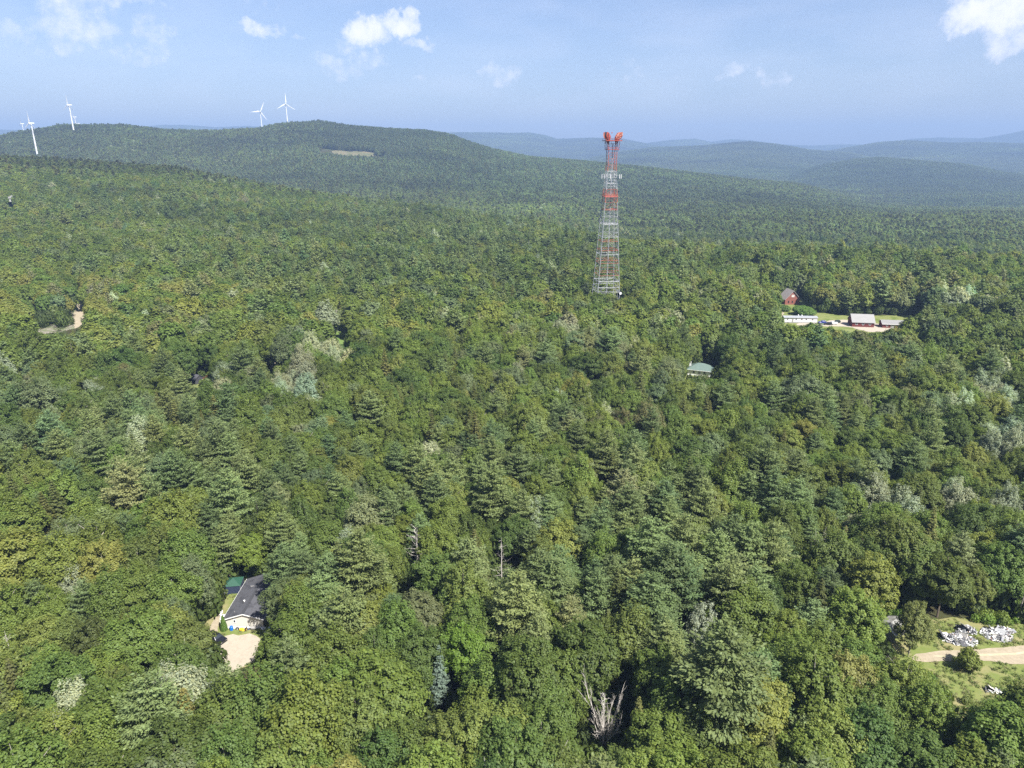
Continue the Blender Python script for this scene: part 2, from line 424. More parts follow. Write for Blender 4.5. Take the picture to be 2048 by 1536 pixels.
def crown_broad(rng, H, cr, base, leaf, dens, style='dome', jit=.42):
    """clumped crown: boughs carrying clumps of leaves, uneven outline with gaps"""
    Cs = []; Ns = []; K = []
    nb = rng.integers(5, 9)
    lobes = []                                        # a few big lobes give the uneven outline
    lobes.append((np.array([0, 0, base + (H - base) * (.55 if style != 'spiky' else .6)]), cr * (.66 if style != 'spiky' else .55), (H - base) * (.46 if style != 'spiky' else .5)))
    for i in range(nb):
        a = 2 * math.pi * i / nb + rng.uniform(-.4, .4); d = cr * rng.uniform(.34, .60)
        zc = base + (H - base) * (rng.uniform(.3, .68) if style != 'spiky' else rng.uniform(.28, .6))
        lobes.append((np.array([math.cos(a) * d, math.sin(a) * d, zc]), cr * rng.uniform(.42, .58), (H - base) * rng.uniform(.26, .38)))
    for (lc, lr, lh) in lobes:
        nc = int(27 * (lr / 2.2) ** 2 * (1.6 if style != 'fine' else 2.3)) + 6
        d = rng.normal(size=(nc, 3)); d[:, 2] = np.abs(d[:, 2]) * 1.15 - .45; d /= np.linalg.norm(d, axis=1, keepdims=True)
        for j in range(nc):
            c = lc + d[j] * np.array([lr, lr, lh]) * rng.uniform(.72, 1.08)
            rc = rng.uniform(.42, .85) * (1.0 if style != 'fine' else .75) * (cr / 4.5) ** .5
            up = d[j] * .55 + np.array([0, 0, .75]); up /= np.linalg.norm(up)
            m = max(3, int(dens * rc * rc * rng.uniform(.75, 1.2)))
            q = rng.normal(size=(m, 3)); q /= np.linalg.norm(q, axis=1, keepdims=True)
            q = q * (rng.uniform(.25, 1, (m, 1)) ** .5)
            st = 2.1 if style == 'spiky' else 1.35
            along = (q @ up)[:, None] * up
            pos = c + rc * (q + along * (st - 1)) * np.array([1, 1, .8 if style == 'dome' else 1.0])
            Cs.append(pos)
            Ns.append(q * .6 + d[j] * .8 + np.array([0, 0, .6]) + rng.normal(size=(m, 3)) * jit)
            K.append(np.full((m, 1), rng.uniform(.87, 1.14)))
    Cn = np.concatenate(Cs); Nn = np.concatenate(Ns); K = np.concatenate(K)
    keep = Cn[:, 2] > base * .55
    Cn, Nn, K = Cn[keep], Nn[keep], K[keep]
    V, F = rhombi(Cn, Nn, leaf, rng, aspect=.85)
    return V, F, colvar(len(Cn), rng, K)

def crown_pine(rng, H, cr, base, leaf, dens, droop=0.0, tiers=1.0):
    """white pine: whorled boughs with flat feathery plumes, open between"""
    Cs = []; Ns = []; U = []; K = []
    z = base
    while z < H - .4:
        f = (z - base) / (H - base)
        prof = (0.55 + 1.6 * f) if f < .28 else (1.0 - ((f - .28) / .72) ** 1.35 * .93)
        nbr = rng.integers(4, 7) if f < .85 else 4
        a0 = rng.uniform(0, 6.28)
        for i in range(nbr):
            a = a0 + 2 * math.pi * i / nbr + rng.uniform(-.3, .3)
            l = max(.5, cr * prof * rng.uniform(.62, 1.12))
            rise = rng.uniform(.08, .3) + .5 * f
            pl = max(2, int(l / .75))
            shade = rng.uniform(.78, 1.2)
            for j in range(pl):
                t = (j + 1) / pl
                if t < .25 and l > 2: continue
                wv = (.35 + .75 * math.sin(min(1, t * 1.05) * math.pi * .75)) * min(1.5, l * .34)
                c = np.array([math.cos(a) * l * t, math.sin(a) * l * t, z + l * t * rise * (1.1 - .5 * (1 - t)) + rng.normal() * .12])
                m = max(2, int(dens * wv * .8))
                lat = rng.uniform(-1, 1, (m, 1)) * wv; lon = rng.uniform(-.5, .5, (m, 1)) * .95
                dirv = np.array([math.cos(a), math.sin(a), rise * .8]); sv = np.array([-math.sin(a), math.cos(a), 0])
                pos = c + lat * sv + (lon - np.abs(lat) * .35) * dirv + rng.normal(size=(m, 3)) * [.08, .08, .14]
                pos[:, 2] += .12 * wv - np.abs(lat[:, 0]) * .1
                Cs.append(pos); U.append(dirv * 1.0 + sv * (lat / wv) * .7 + rng.normal(size=(m, 3)) * .25 + [0, 0, .25])
                Ns.append(np.array([0, 0, 1.0]) + dirv * .25 + rng.normal(size=(m, 3)) * .42); K.append(np.full((m, 1), shade * rng.uniform(.9, 1.1)))
        z += rng.uniform(.75, 1.15) * tiers * (1.0 - .35 * f)
    Cn = np.concatenate(Cs); Nn = np.concatenate(Ns); Uu = np.concatenate(U); K = np.concatenate(K)
    V, F = rhombi(Cn, Nn, leaf, rng, aspect=.5, along=Uu)
    return V, F, colvar(len(Cn), rng, K, amp=.2, warm=.08)

def crown_spruce(rng, H, cr, base, leaf, dens):
    """spruce or hemlock: a cone of close, slightly drooping boughs"""
    Cs = []; Ns = []; U = []; K = []
    z = base
    while z < H - .2:
        f = (z - base) / (H - base)
        l0 = cr * (1 - f) ** .85 * (1 if f > .12 else .6 + 3.3 * f) + .12
        nbr = max(5, int(9 * (1 - f * .5))); a0 = rng.uniform(0, 6.28)
        for i in range(nbr):
            a = a0 + 2 * math.pi * i / nbr + rng.uniform(-.25, .25); l = l0 * rng.uniform(.7, 1.15)
            sh = rng.uniform(.72, 1.2)
            m = max(2, int(dens * l * .95))
            t = rng.uniform(.15, 1, (m, 1)); w = rng.uniform(-1, 1, (m, 1)) * (.16 + .36 * l * t * (1.15 - t))
            dirv = np.array([math.cos(a), math.sin(a), 0]); sv = np.array([-math.sin(a), math.cos(a), 0])
            dz = -l * .32 * t + l * .22 * t * t * 1.4
            pos = np.array([0, 0, z]) + dirv * l * t + sv * w + np.array([0, 0, 1.0]) * (dz - np.abs(w) * .35) + rng.normal(size=(m, 3)) * .06
            Cs.append(pos); U.append(dirv + sv * np.sign(w) * .6 + [0, 0, -.25] + rng.normal(size=(m, 3)) * .2)
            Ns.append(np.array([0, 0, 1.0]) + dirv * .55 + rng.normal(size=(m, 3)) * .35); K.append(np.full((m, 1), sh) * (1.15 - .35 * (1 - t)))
        z += rng.uniform(.42, .62)
    Cn = np.concatenate(Cs); Nn = np.concatenate(Ns); Uu = np.concatenate(U); K = np.concatenate(K)
    V, F = rhombi(Cn, Nn, leaf, rng, aspect=.5, along=Uu)
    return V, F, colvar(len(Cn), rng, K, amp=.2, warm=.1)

def snag_mb(rng, H, r0, n, spread, fan=0):
    """bare tree: first two bars are the trunk, the rest boughs and twigs"""
    mb = MB(); lean = rng.normal(size=2) * .3
    hb = H * (.22 if fan else .55)
    mb.bar((0, 0, -1), (lean[0], lean[1], hb), 2 * r0, n=6, w2=1.3 * r0)
    top = np.array([lean[0] * 1.5, lean[1] * 1.5, H]); mb.bar((lean[0], lean[1], hb), top, 1.3 * r0, n=6, w2=.2 * r0)
    def bough(p0, a, l, up, r_, depth):
        p = p0.copy(); d = np.array([math.cos(a), math.sin(a), up]); d /= np.linalg.norm(d); k = 3
        for i in range(k):
            q = p + d * l / k; mb.bar(p, q, r_ * (1 - i / (k + .5)), n=3, w2=r_ * (1 - (i + 1) / (k + .5)))
            if depth > 0:
                for _ in range(2):
                    bough(p + (q - p) * rng.random(), a + rng.normal() * .9, l * rng.uniform(.28, .5), up * rng.uniform(.5, 1.4) + .1, r_ * .5, depth - 1)
            d = d + rng.normal(size=3) * .16 + [0, 0, .12 * (1 if fan else -.3)]; d /= np.linalg.norm(d); p = q
    if fan:
        for i in range(fan):
            a = 2 * math.pi * i / fan + rng.normal() * .3
            bough(np.array([0, 0, hb * rng.uniform(.5, 1.1)]), a, H * rng.uniform(.42, .66), rng.uniform(2.2, 4.5), r0 * .8, 2)
    for i in range(n):
        f = rng.uniform(.32, .97); z = H * f
        bough(np.array([lean[0] * f, lean[1] * f, z]), rng.uniform(0, 6.28), spread * (1.15 - f) * rng.uniform(.4, 1.25) + .4, rng.uniform(-.15, .8), r0 * .3, 1)
    return mb

# species table -> prototypes at three levels of detail
def make_proto(kind, seed, lod):
    rng = np.random.default_rng(seed * 31 + 7)
    CVA[0] = {0: .72, 1: .45, 2: .35}[lod]
    sz = {0: 1.0, 1: 2.1, 2: 4.4}[lod]; dn = {0: 1.55, 1: .30, 2: .065}[lod]; sz *= .8 if lod == 0 else .95
    if kind in ('dome', 'spiky', 'fine'):
        H = rng.uniform(13.5, 15.5); cr = rng.uniform(4.3, 5.2); base = H * rng.uniform(.12, .2)
        V, F, c = crown_broad(rng, H, cr, base, .36 * sz if kind != 'fine' else .32 * sz, 112 * dn if kind != 'fine' else 120 * dn, kind, jit={0: .42, 1: .3, 2: .22}[lod])
        lm = LEAF; bark = BARKG if kind == 'fine' else BARK; r0 = .2
    elif kind == 'pine':
        H = rng.uniform(17.5, 20.5); cr = rng.uniform(4.0, 4.8); base = H * rng.uniform(.2, .3)
        V, F, c = crown_pine(rng, H, cr, base, .52 * sz, 34 * dn)
        lm = NEEDLE; bark = BARK; r0 = .26
    else:
        H = rng.uniform(15, 18); cr = rng.uniform(3.0, 3.6); base = H * .14
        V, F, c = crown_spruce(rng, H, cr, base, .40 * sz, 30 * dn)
        lm = NEEDLE; bark = BARK; r0 = .2
    tb = trunk_mesh(H * .95, r0, np.random.default_rng(seed), 10 if kind in ('dome', 'spiky', 'fine') and lod == 0 else 0, cr, H * .3)
    return dict(kind=kind, H=H, cr=cr, V=V, F=F, c=c, lm=lm, bark=bark, tb=tb)

KN = {'dome': 'broadleaf', 'spiky': 'broadleaf', 'fine': 'broadleaf', 'pine': 'pine', 'spruce': 'spruce'}
VARIANTS = [('dome', 1), ('dome', 2), ('dome', 3), ('dome', 4), ('spiky', 5), ('spiky', 6), ('spiky', 7), ('fine', 8), ('fine', 9), ('fine', 10),
            ('pine', 11), ('pine', 12), ('pine', 13), ('pine', 14), ('spruce', 15), ('spruce', 16), ('spruce', 17)]
IDX = {}
for i, (k, s) in enumerate(VARIANTS): IDX.setdefault(k, []).append(i)
P0 = [make_proto(k, s, 0) for k, s in VARIANTS]
crown_me = []; trunk_me = []
for p in P0:
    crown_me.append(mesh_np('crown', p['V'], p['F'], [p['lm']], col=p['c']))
    trunk_me.append(p['tb'].mesh('trunk', p['bark']))

def whole_tree(p, name):
    tv = np.concatenate(p['tb'].V); tf = p['tb'].F
    q4 = np.array([f for f in tf if len(f) == 4]) ; q3 = [f for f in tf if len(f) != 4]
    V = np.concatenate([p['V'], tv]); off = len(p['V'])
    F = [p['F'], q4 + off]
    mi = np.concatenate([np.zeros(len(p['F']), int), np.ones(len(q4), int)])
    col = np.concatenate([p['c'], np.ones((len(q4), 3))])
    return mesh_np(name, V, F, [p['lm'], p['bark']], mi=mi, col=col)

def proto_collection(name, meshes):
    """unlinked collection that only feeds the mass of trees"""
    col = bpy.data.collections.new(name)
    for i, me in enumerate(meshes):
        o = bpy.data.objects.new('%s.%03d' % (name, i + 1), me); col.objects.link(o)
    return col

def scatter(name, col, pts, rot, scl, idx, tint, mat_dummy=None, **props):
    me = bpy.data.meshes.new(name)
    n = len(pts)
    me.vertices.add(n); me.vertices.foreach_set('co', np.asarray(pts, np.float32).ravel())
    a = me.attributes.new('rot', 'FLOAT_VECTOR', 'POINT'); a.data.foreach_set('vector', np.asarray(rot, np.float32).ravel())
    a = me.attributes.new('scl', 'FLOAT_VECTOR', 'POINT'); a.data.foreach_set('vector', np.asarray(scl, np.float32).ravel())
    a = me.attributes.new('pidx', 'INT', 'POINT'); a.data.foreach_set('value', np.asarray(idx, np.int32))
    t4 = np.ones((n, 4), np.float32); t4[:, :3] = tint
    a = me.attributes.new('tint', 'FLOAT_COLOR', 'POINT'); a.data.foreach_set('color', t4.ravel())
    me.update()
    o = link(name, me, **props)
    g = bpy.data.node_groups.new(name + '_nodes', 'GeometryNodeTree')
    g.interface.new_socket('Geometry', in_out='INPUT', socket_type='NodeSocketGeometry')
    g.interface.new_socket('Geometry', in_out='OUTPUT', socket_type='NodeSocketGeometry')
    gi = g.nodes.new('NodeGroupInput'); go = g.nodes.new('NodeGroupOutput')
    ci = g.nodes.new('GeometryNodeCollectionInfo'); ci.inputs['Collection'].default_value = col
    ci.inputs['Separate Children'].default_value = True; ci.inputs['Reset Children'].default_value = True
    ip = g.nodes.new('GeometryNodeInstanceOnPoints'); ip.inputs['Pick Instance'].default_value = True
    def na_(nm, ty):
        x = g.nodes.new('GeometryNodeInputNamedAttribute'); x.data_type = ty; x.inputs['Name'].default_value = nm
        return x.outputs['Attribute']
    er = g.nodes.new('FunctionNodeEulerToRotation')
    g.links.new(na_('rot', 'FLOAT_VECTOR'), er.inputs[0])
    g.links.new(gi.outputs[0], ip.inputs['Points']); g.links.new(ci.outputs[0], ip.inputs['Instance'])
    g.links.new(na_('pidx', 'INT'), ip.inputs['Instance Index']); g.links.new(er.outputs[0], ip.inputs['Rotation']); g.links.new(na_('scl', 'FLOAT_VECTOR'), ip.inputs['Scale'])
    g.links.new(ip.outputs[0], go.inputs[0])
    m = o.modifiers.new('scatter', 'NODES'); m.node_group = g
    return o

# ------------------------------------------------------------------ clearings, seen from above (ground polygons)
def gpoly(pts): return np.array([W(x, y)[:2] for x, y in pts])
def inside(poly, x, y):
    x = np.asarray(x); y = np.asarray(y); r = np.zeros(x.shape, bool); n = len(poly)
    for i in range(n):
        x0, y0 = poly[i]; x1, y1 = poly[(i + 1) % n]
        c = ((y0 > y) != (y1 > y)); xx = (x1 - x0) * (y - y0) / ((y1 - y0) if y1 != y0 else 1e-9) + x0
        r ^= c & (x < xx)
    return r
YARD = [(400, 1266), (436, 1226), (458, 1196), (474, 1162), (560, 1150), (548, 1262), (532, 1275), (520, 1315), (502, 1342), (470, 1335), (425, 1310), (425, 1292)]
MEADOW = [(1728, 1192), (1806, 1188), (1815, 1235), (1880, 1238), (2060, 1240), (2200, 1240), (2500, 1300), (2500, 1545), (2180, 1545), (2040, 1530), (1915, 1450), (1868, 1345), (1790, 1320), (1750, 1290), (1735, 1240)]
COMP = [(1535, 622), (1570, 594), (1606, 594), (1625, 622), (1690, 632), (1700, 632), (1850, 630), (1845, 668), (1740, 670), (1700, 672), (1670, 668), (1560, 660)]
GREEN = [(1368, 740), (1440, 742), (1440, 762), (1368, 762)]
ROAD = [(152, 600), (172, 598), (176, 655), (150, 668)]
ROCKS = [(20, 650), (60, 636), (152, 636), (150, 668), (70, 680)]
STRIP = [(671, 652), (692, 652), (696, 692), (668, 692)]
COPSE = [(370, 762), (440, 758), (445, 780), (365, 780)]
LOT = [(535, 728), (575, 728), (560, 742), (480, 748), (470, 742)]
# single trees that stand out, by the ground point under them: x, y of a bearing at height z
SPECIAL = {'dead_pine': W(830, 1112, 9), 'bare_snag': W(1210, 1440, 8), 'thin_snag': W(1003, 1122, 9), 'small_snag': W(24, 1308, 8), 'blue_spruce': W(880, 1365, 6), 'lime_tree': W(503, 1108, 7), 'bright_maple': W(925, 1318, 8),
           'white_poplar': W(1408, 1262, 9), 'shed_birch': W(1826, 1264, 6), 'round_shrub': W(1932, 1338, 0), 'dark_oak': W(1862, 868, 8), 'grey_snag': W(648, 672, 7), 'brown_tree': W(507, 1388, 8), 'bare_tree': W(1640, 1098, 9), 'house_tree': W(574, 1216, 8), 'car_tree': W(372, 1290, 8)}
CLEAR = [gpoly(p) for p in (YARD, MEADOW, COMP, GREEN, ROAD, STRIP, COPSE, LOT)]
# sight lines that real gaps in the wood leave open: pixel polygon, distance of what stands in it
OPEN = [([(60, 648), (150, 642), (150, 663), (80, 668)], 470), ([(14, 408), (32, 408), (32, 415), (14, 415)], 2500),
        ([(412, 1264), (438, 1230), (454, 1228), (478, 1166), (494, 1152), (530, 1148), (524, 1190), (528, 1262), (538, 1264), (515, 1310), (498, 1336), (466, 1332), (436, 1308), (430, 1285)], 165),
        ([(1754, 1226), (1800, 1226), (1800, 1262), (1762, 1262)], 150),
        ([(1738, 1192), (1802, 1192), (1802, 1240), (1744, 1240)], 160),
        ([(1880, 1246), (2060, 1236), (2060, 1400), (1900, 1400), (1872, 1345), (1845, 1332), (1845, 1303), (1880, 1292)], 150),
        ([(2028, 1186), (2048, 1186), (2048, 1240), (2028, 1240)], 150),
        ([(1562, 580), (1602, 580), (1602, 612), (1562, 612)], 520), ([(1562, 624), (1640, 624), (1645, 648), (1562, 648)], 440),
        ([(1640, 634), (1812, 620), (1812, 652), (1750, 664), (1690, 658), (1640, 656)], 440), ([(1600, 620), (1700, 620), (1700, 645), (1600, 645)], 440),
        ([(1377, 728), (1434, 732), (1434, 746), (1377, 747)], 330), ([(152, 606), (172, 606), (172, 648), (150, 660)], 480),
([(672, 655), (692, 655), (694, 686), (670, 686)], 420),
        ([(1176, 240), (1246, 240), (1246, 585), (1178, 585)], 445), ([(372, 758), (430, 760), (430, 774), (372, 774)], 320),
        ([(676 - 4, 606), (676 + 4, 606), (676 + 4, 632), (676 - 4, 632)], 500), ([(812, 1068), (846, 1068), (852, 1144), (815, 1144)], 900), ([(1178, 1392), (1245, 1392), (1240, 1476), (1184, 1476)], 900),
        ([(992, 1095), (1016, 1095), (1018, 1142), (992, 1142)], 900), ([(12, 1280), (38, 1280), (34, 1325), (16, 1325)], 900), ([(866, 1322), (894, 1322), (900, 1400), (862, 1400)], 900), ([(1795, 1205), (1872, 1205), (1868, 1310), (1800, 1310)], 150),
        ([(488, 1088), (520, 1088), (520, 1135), (488, 1135)], 900), ([(895, 1275), (955, 1275), (955, 1345), (895, 1345)], 900), ([(1385, 1228), (1435, 1228), (1435, 1285), (1385, 1285)], 900), ([(540, 730), (572, 730), (560, 740), (530, 742)], 345)]

def Wt(x, y, zo=0.0):
    """where the sight line of a bearing meets the terrain"""
    d = pix_dir(x, y); h = math.hypot(d[0], d[1])
    rs = np.geomspace(80, 12000, 4000)
    xs = d[0] / h * rs; ys = d[1] / h * rs; zl = CAMZ + d[2] / h * rs
    t = terrain(xs, ys) + zo
    k = np.argmax(zl < t)
    return np.array([xs[k], ys[k], t[k] - zo])

# ------------------------------------------------------------------ ground sheets in the clearings
def sheet(name, px, mat, dz, label, wob=.5, world=None, step=1.6, seed=1, rise=0.0, **pr):
    """a ground sheet with an uneven edge, following the terrain"""
    P = np.array(world) if world is not None else gpoly(px)
    pts = []
    n = len(P)
    for i in range(n):
        a = P[i]; b = P[(i + 1) % n]; m = max(1, int(np.linalg.norm(b - a) / step))
        for j in range(m):
            pts.append(a + (b - a) * j / m)
    pts = np.array(pts)
    # smooth corners, then wobble
    for _ in range(3): pts = (np.roll(pts, 1, 0) + 2 * pts + np.roll(pts, -1, 0)) / 4
    pts[:, 0] += vnoise(pts[:, 0], pts[:, 1], 2.1, seed) * wob; pts[:, 1] += vnoise(pts[:, 0], pts[:, 1], 2.4, seed + 5) * wob
    bm = bmesh.new()
    vs = [bm.verts.new((p[0], p[1], 0)) for p in pts]
    f = bm.faces.new(vs)
    bmesh.ops.triangulate(bm, faces=[f])
    for v in bm.verts: v.co.z = tz(v.co.x, v.co.y) + dz
    if f.normal.z < 0 if f.is_valid else False: pass
    bmesh.ops.recalc_face_normals(bm, faces=bm.faces)
    me = bpy.data.meshes.new(name); bm.to_mesh(me); bm.free(); me.materials.append(mat)
    return link(name, me, kind='structure', label=label, **pr)
GRAVEL = surf('sandy_gravel', (.36, .315, .25), (.28, .24, .19), scale=1.6, detail=9, rough=1, spec=.1, c3=(.33, .29, .23), s3=.5)
DIRT = surf('track_dirt', (.33, .28, .205), (.24, .20, .14), scale=1.1, detail=9, rough=1, spec=.1)
LAWN = surf('lawn_grass', (.13, .155, .04), (.17, .18, .07), scale=.6, detail=9, rough=1, spec=.1, c3=(.10, .13, .03), s3=.18)
WEEDS = surf('weedy_ground', (.11, .145, .035), (.16, .17, .06), scale=.55, detail=10, rough=1, spec=.1, c3=(.21, .19, .09), s3=.16)
DRY = surf('cut_slash', (.25, .225, .19), (.12, .115, .075), scale=.35, detail=10, rough=1, spec=.1, c3=(.10, .12, .05), s3=.12)
TAN = surf('dry_brush', (.17, .135, .085), (.075, .09, .035), scale=.03, detail=8, rough=1, spec=.1)
ASPH = surf('worn_asphalt', (.16, .155, .15), (.12, .12, .115), scale=1.5, rough=.95)

sheet('yard_undergrowth', YARD, WEEDS, .03, 'weedy ground round the grey-roofed house', .8)
sheet('gravel_yard', [(436, 1284), (452, 1272), (500, 1268), (522, 1272), (521, 1302), (506, 1324), (488, 1345), (450, 1345), (426, 1326), (420, 1300)], GRAVEL, .07, 'pale sandy gravel yard in front of the grey-roofed house', .7)
sheet('side_path', [(416, 1270), (430, 1236), (440, 1222), (446, 1224), (436, 1250), (438, 1278), (432, 1290), (420, 1290)], DIRT, .05, 'dirt path left of the grey-roofed house', .4)
sheet('meadow', MEADOW, WEEDS, .04, 'weedy green meadow round the dirt track', 1.2, seed=3)
TRACK = [(1812, 1310), (1850, 1304), (1900, 1302), (1960, 1299), (2048, 1291), (2200, 1276), (2200, 1312), (2048, 1331), (1990, 1325), (1960, 1320), (1900, 1323), (1850, 1325), (1815, 1322)]
sheet('dirt_track', TRACK, DIRT, .09, 'rutted pale dirt track crossing the meadow', .35, seed=4)
sheet('track_verge', [(1850, 1312), (1925, 1311), (2000, 1308), (2120, 1297), (2200, 1291), (2200, 1295), (2100, 1302), (2000, 1312), (1930, 1315), (1855, 1315)], surf('verge', (.30, .28, .17), (.40, .35, .25), scale=.8, rough=1), .105, 'grassy strip between the wheel ruts of the track', .25, seed=6)
sheet('spring_lawn', COMP, LAWN, .05, 'green lawn round the white trailer and the barn', 1.5, seed=8)
sheet('driveway', [(1590, 650), (1600, 645), (1640, 648), (1660, 641), (1690, 639), (1703, 643), (1764, 648), (1790, 656), (1775, 664), (1735, 664), (1700, 654), (1660, 653), (1620, 654)], GRAVEL, .10, 'pale gravel drive between the trailer and the barn', .8, seed=9)
sheet('bare_dirt', [(1552, 628), (1560, 618), (1568, 625), (1566, 638), (1556, 645)], DIRT, .10, 'bare trodden ground left of the white trailer', .6, seed=2)
sheet('green_lawn', GREEN, LAWN, .05, 'grass round the green-roofed house', .8)
sheet('forest_road', ROAD, DIRT, .06, 'narrow dirt road climbing through the wood', .6)
sheet('log_landing', ROCKS, DRY, .05, 'clearing strewn with grey slash beside the dirt road', 2.0)
sheet('grass_strip', STRIP, surf('bright_grass', (.12, .18, .04), (.10, .15, .035), scale=.3, rough=1), .05, 'bright green grass strip between trees', 1.0)
sheet('shaded_clearing', COPSE, WEEDS, .05, 'shaded clearing under tall trees', 1.0)
sheet('parking_strip', LOT, GRAVEL, .06, 'pale strip of gravel drive among silvery trees', .8)

def far_sheet(name, px, mat, label, seed=1):
    P = [Wt(x, y)[:2] for x, y in px]
    return sheet(name, None, mat, 1.2, label, 6, world=P, step=25, seed=seed)
CLEARCUT = [(648, 301), (668, 298), (700, 301), (760, 307), (766, 315), (722, 315), (690, 311), (655, 309)]
SANDPATH = [(856, 362), (862, 362), (869, 380), (862, 384)]
FIELD1 = [(380, 412), (400, 408), (432, 414), (425, 418), (395, 417)]
FIELD2 = [(495, 416), (550, 411), (552, 417), (510, 422)]
far_sheet('clearcut', CLEARCUT, TAN, 'tan logged patch below the hilltop', 3)
far_sheet('sand_path', SANDPATH, DIRT, 'short sandy path on the hillside', 4)
far_sheet('far_field', FIELD1, LAWN, 'small light green field on the near hillside', 5)
far_sheet('hay_field', FIELD2, LAWN, 'second light green field further along the hillside', 6)
FARC = [np.array([Wt(x, y)[:2] for x, y in p]) for p in (CLEARCUT, SANDPATH, FIELD1, FIELD2)]

# ------------------------------------------------------------------ where every tree stands
TOWER = W(1211, 600)[:2]; td = TOWER / np.linalg.norm(TOWER); TOWER = td * 432.0
HOUSES = []      # (x, y, radius) kept free of trunks
def hexgrid(r0, r1, s, azm, rng):
    nx = int(r1 * 2 / s) + 2; ny = int(r1 / (s * .866)) + 2
    gx, gy = np.meshgrid(np.arange(-nx // 2, nx // 2), np.arange(0, ny), indexing='ij')
    x = (gx + .5 * (gy % 2)) * s; y = gy * s * .866
    x = x + rng.uniform(-.36, .36, x.shape) * s; y = y + rng.uniform(-.36, .36, y.shape) * s
    x = x.ravel(); y = y.ravel(); r = np.hypot(x, y); a = np.arctan2(x, y)
    k = (r > r0) & (r < r1) & (np.abs(a) < azm)
    return x[k], y[k]
rng = np.random.default_rng(77)
R1 = 1180.0
x1, y1 = hexgrid(52, 420, 6.5, .86, rng)
x2, y2 = hexgrid(420, R1, 6.6, .76, rng)
X = np.concatenate([x1, x2]); Y = np.concatenate([y1, y2]); n = len(X)
RD = np.hypot(X, Y)
ok = rng.random(n) > .03
for cp_ in CLEAR: ok &= ~inside(cp_, X, Y)
for cp_ in FARC: ok &= ~inside(cp_, X, Y)
ok &= ~(inside(gpoly(ROCKS), X, Y) & (rng.random(n) < .72))
ok &= np.hypot(X - TOWER[0], Y - TOWER[1]) > 11
for sp_ in SPECIAL.values(): ok &= np.hypot(X - sp_[0], Y - sp_[1]) > 4.4
X, Y, RD = X[ok], Y[ok], RD[ok]; n = len(X)
Z = terrain(X, Y)
U0, V0, D0 = proj(np.stack([X, Y, Z + 11], -1))
def ell(u, v, cx, cy, ru, rv): return np.exp(-(((u - cx) / ru) ** 2 + ((v - cy) / rv) ** 2))
wp = np.full(n, .08); ws = np.full(n, .05); wf = np.full(n, .22); wsil = np.full(n, .012); wyel = np.full(n, .012); wbr = np.full(n, .002)
for e in [(330, 960, 300, 120, .8), (620, 1230, 130, 110, .9), (260, 1180, 120, 120, .5), (1120, 1160, 170, 80, .8), (1450, 1120, 180, 90, .85), (1540, 980, 200, 60, .6), (720, 555, 380, 32, .9),
          (1250, 1060, 120, 70, .6), (1690, 1230, 60, 60, .9), (930, 930, 90, 60, .5), (820, 1180, 60, 50, .8), (1010, 1230, 80, 60, .6), (1780, 600, 160, 40, .4), (1990, 900, 60, 50, .5), (1680, 860, 50, 50, .8), (1650, 700, 60, 30, .5),
          (280, 1400, 90, 60, .5), (1160, 1450, 50, 40, .3), (1750, 440, 400, 25, .45), (1000, 470, 400, 40, .4), (300, 420, 300, 25, .25), (1350, 1200, 60, 50, .7)]:
    wp += e[4] * ell(U0, V0, *e[:4])
for e in [(90, 1100, 130, 110, .8), (360, 850, 110, 60, .7), (1300, 1360, 130, 80, .9), (1200, 1360, 70, 60, .8), (150, 950, 90, 60, .6), (1480, 1400, 120, 60, .6), (1290, 930, 90, 60, .5), (60, 1450, 120, 60, .4),
          (1420, 1290, 70, 50, .6), (1700, 430, 400, 30, .6), (1350, 350, 200, 25, .5), (980, 1400, 80, 60, .4), (1640, 1330, 100, 60, .4), (330, 1460, 60, 40, .6), (900, 830, 200, 60, .25), (1320, 790, 100, 60, .2), (1900, 1380, 40, 40, .5)]:
    ws += e[4] * ell(U0, V0, *e[:4])
for e in [(155, 1125, 32, 45, 1.2), (140, 1385, 40, 50, 1.1), (345, 1400, 38, 40, 1.0), (1408, 1255, 26, 26, 1.6), (1505, 1280, 45, 30, 1.0), (1440, 1365, 50, 28, 1.4), (1790, 1025, 75, 32, 1.5), (1700, 1075, 26, 50, 1.1),
          (600, 778, 32, 22, 1.5), (640, 702, 60, 22, .9), (520, 748, 60, 20, 1.0), (1910, 830, 28, 18, 1.4), (1985, 790, 38, 30, .9), (1660, 800, 22, 30, .9), (1080, 1042, 36, 20, .9), (865, 890, 36, 26, .7), (270, 865, 40, 26, .8),
          (1140, 675, 24, 14, 1.1), (1320, 667, 22, 12, 1.2), (2010, 880, 40, 40, .6), (1960, 1005, 70, 22, .8), (1180, 790, 30, 16, .6), (490, 1350, 24, 22, .7), (1040, 1015, 20, 14, .6), (240, 1500, 60, 30, .8), (1930, 600, 130, 20, .4),
          (150, 790, 60, 20, .4), (350, 800, 60, 20, .5), (1560, 600, 60, 14, .4), (1640, 440, 200, 16, .15), (1200, 460, 300, 20, .15), (740, 750, 40, 20, .4)]:
    wsil += e[4] * ell(U0, V0, *e[:4])
for e in [(190, 575, 30, 14, .8), (330, 600, 80, 20, .35), (660, 605, 120, 20, .4), (1400, 600, 260, 30, .3), (700, 660, 200, 20, .2), (840, 600, 60, 14, .5), (1010, 605, 80, 20, .3), (505, 1110, 14, 26, 1.5), (925, 1310, 26, 26, 1.2), (100, 1270, 30, 30, .4), (1700, 590, 60, 20, .5)]:
    wyel += e[4] * ell(U0, V0, *e[:4])
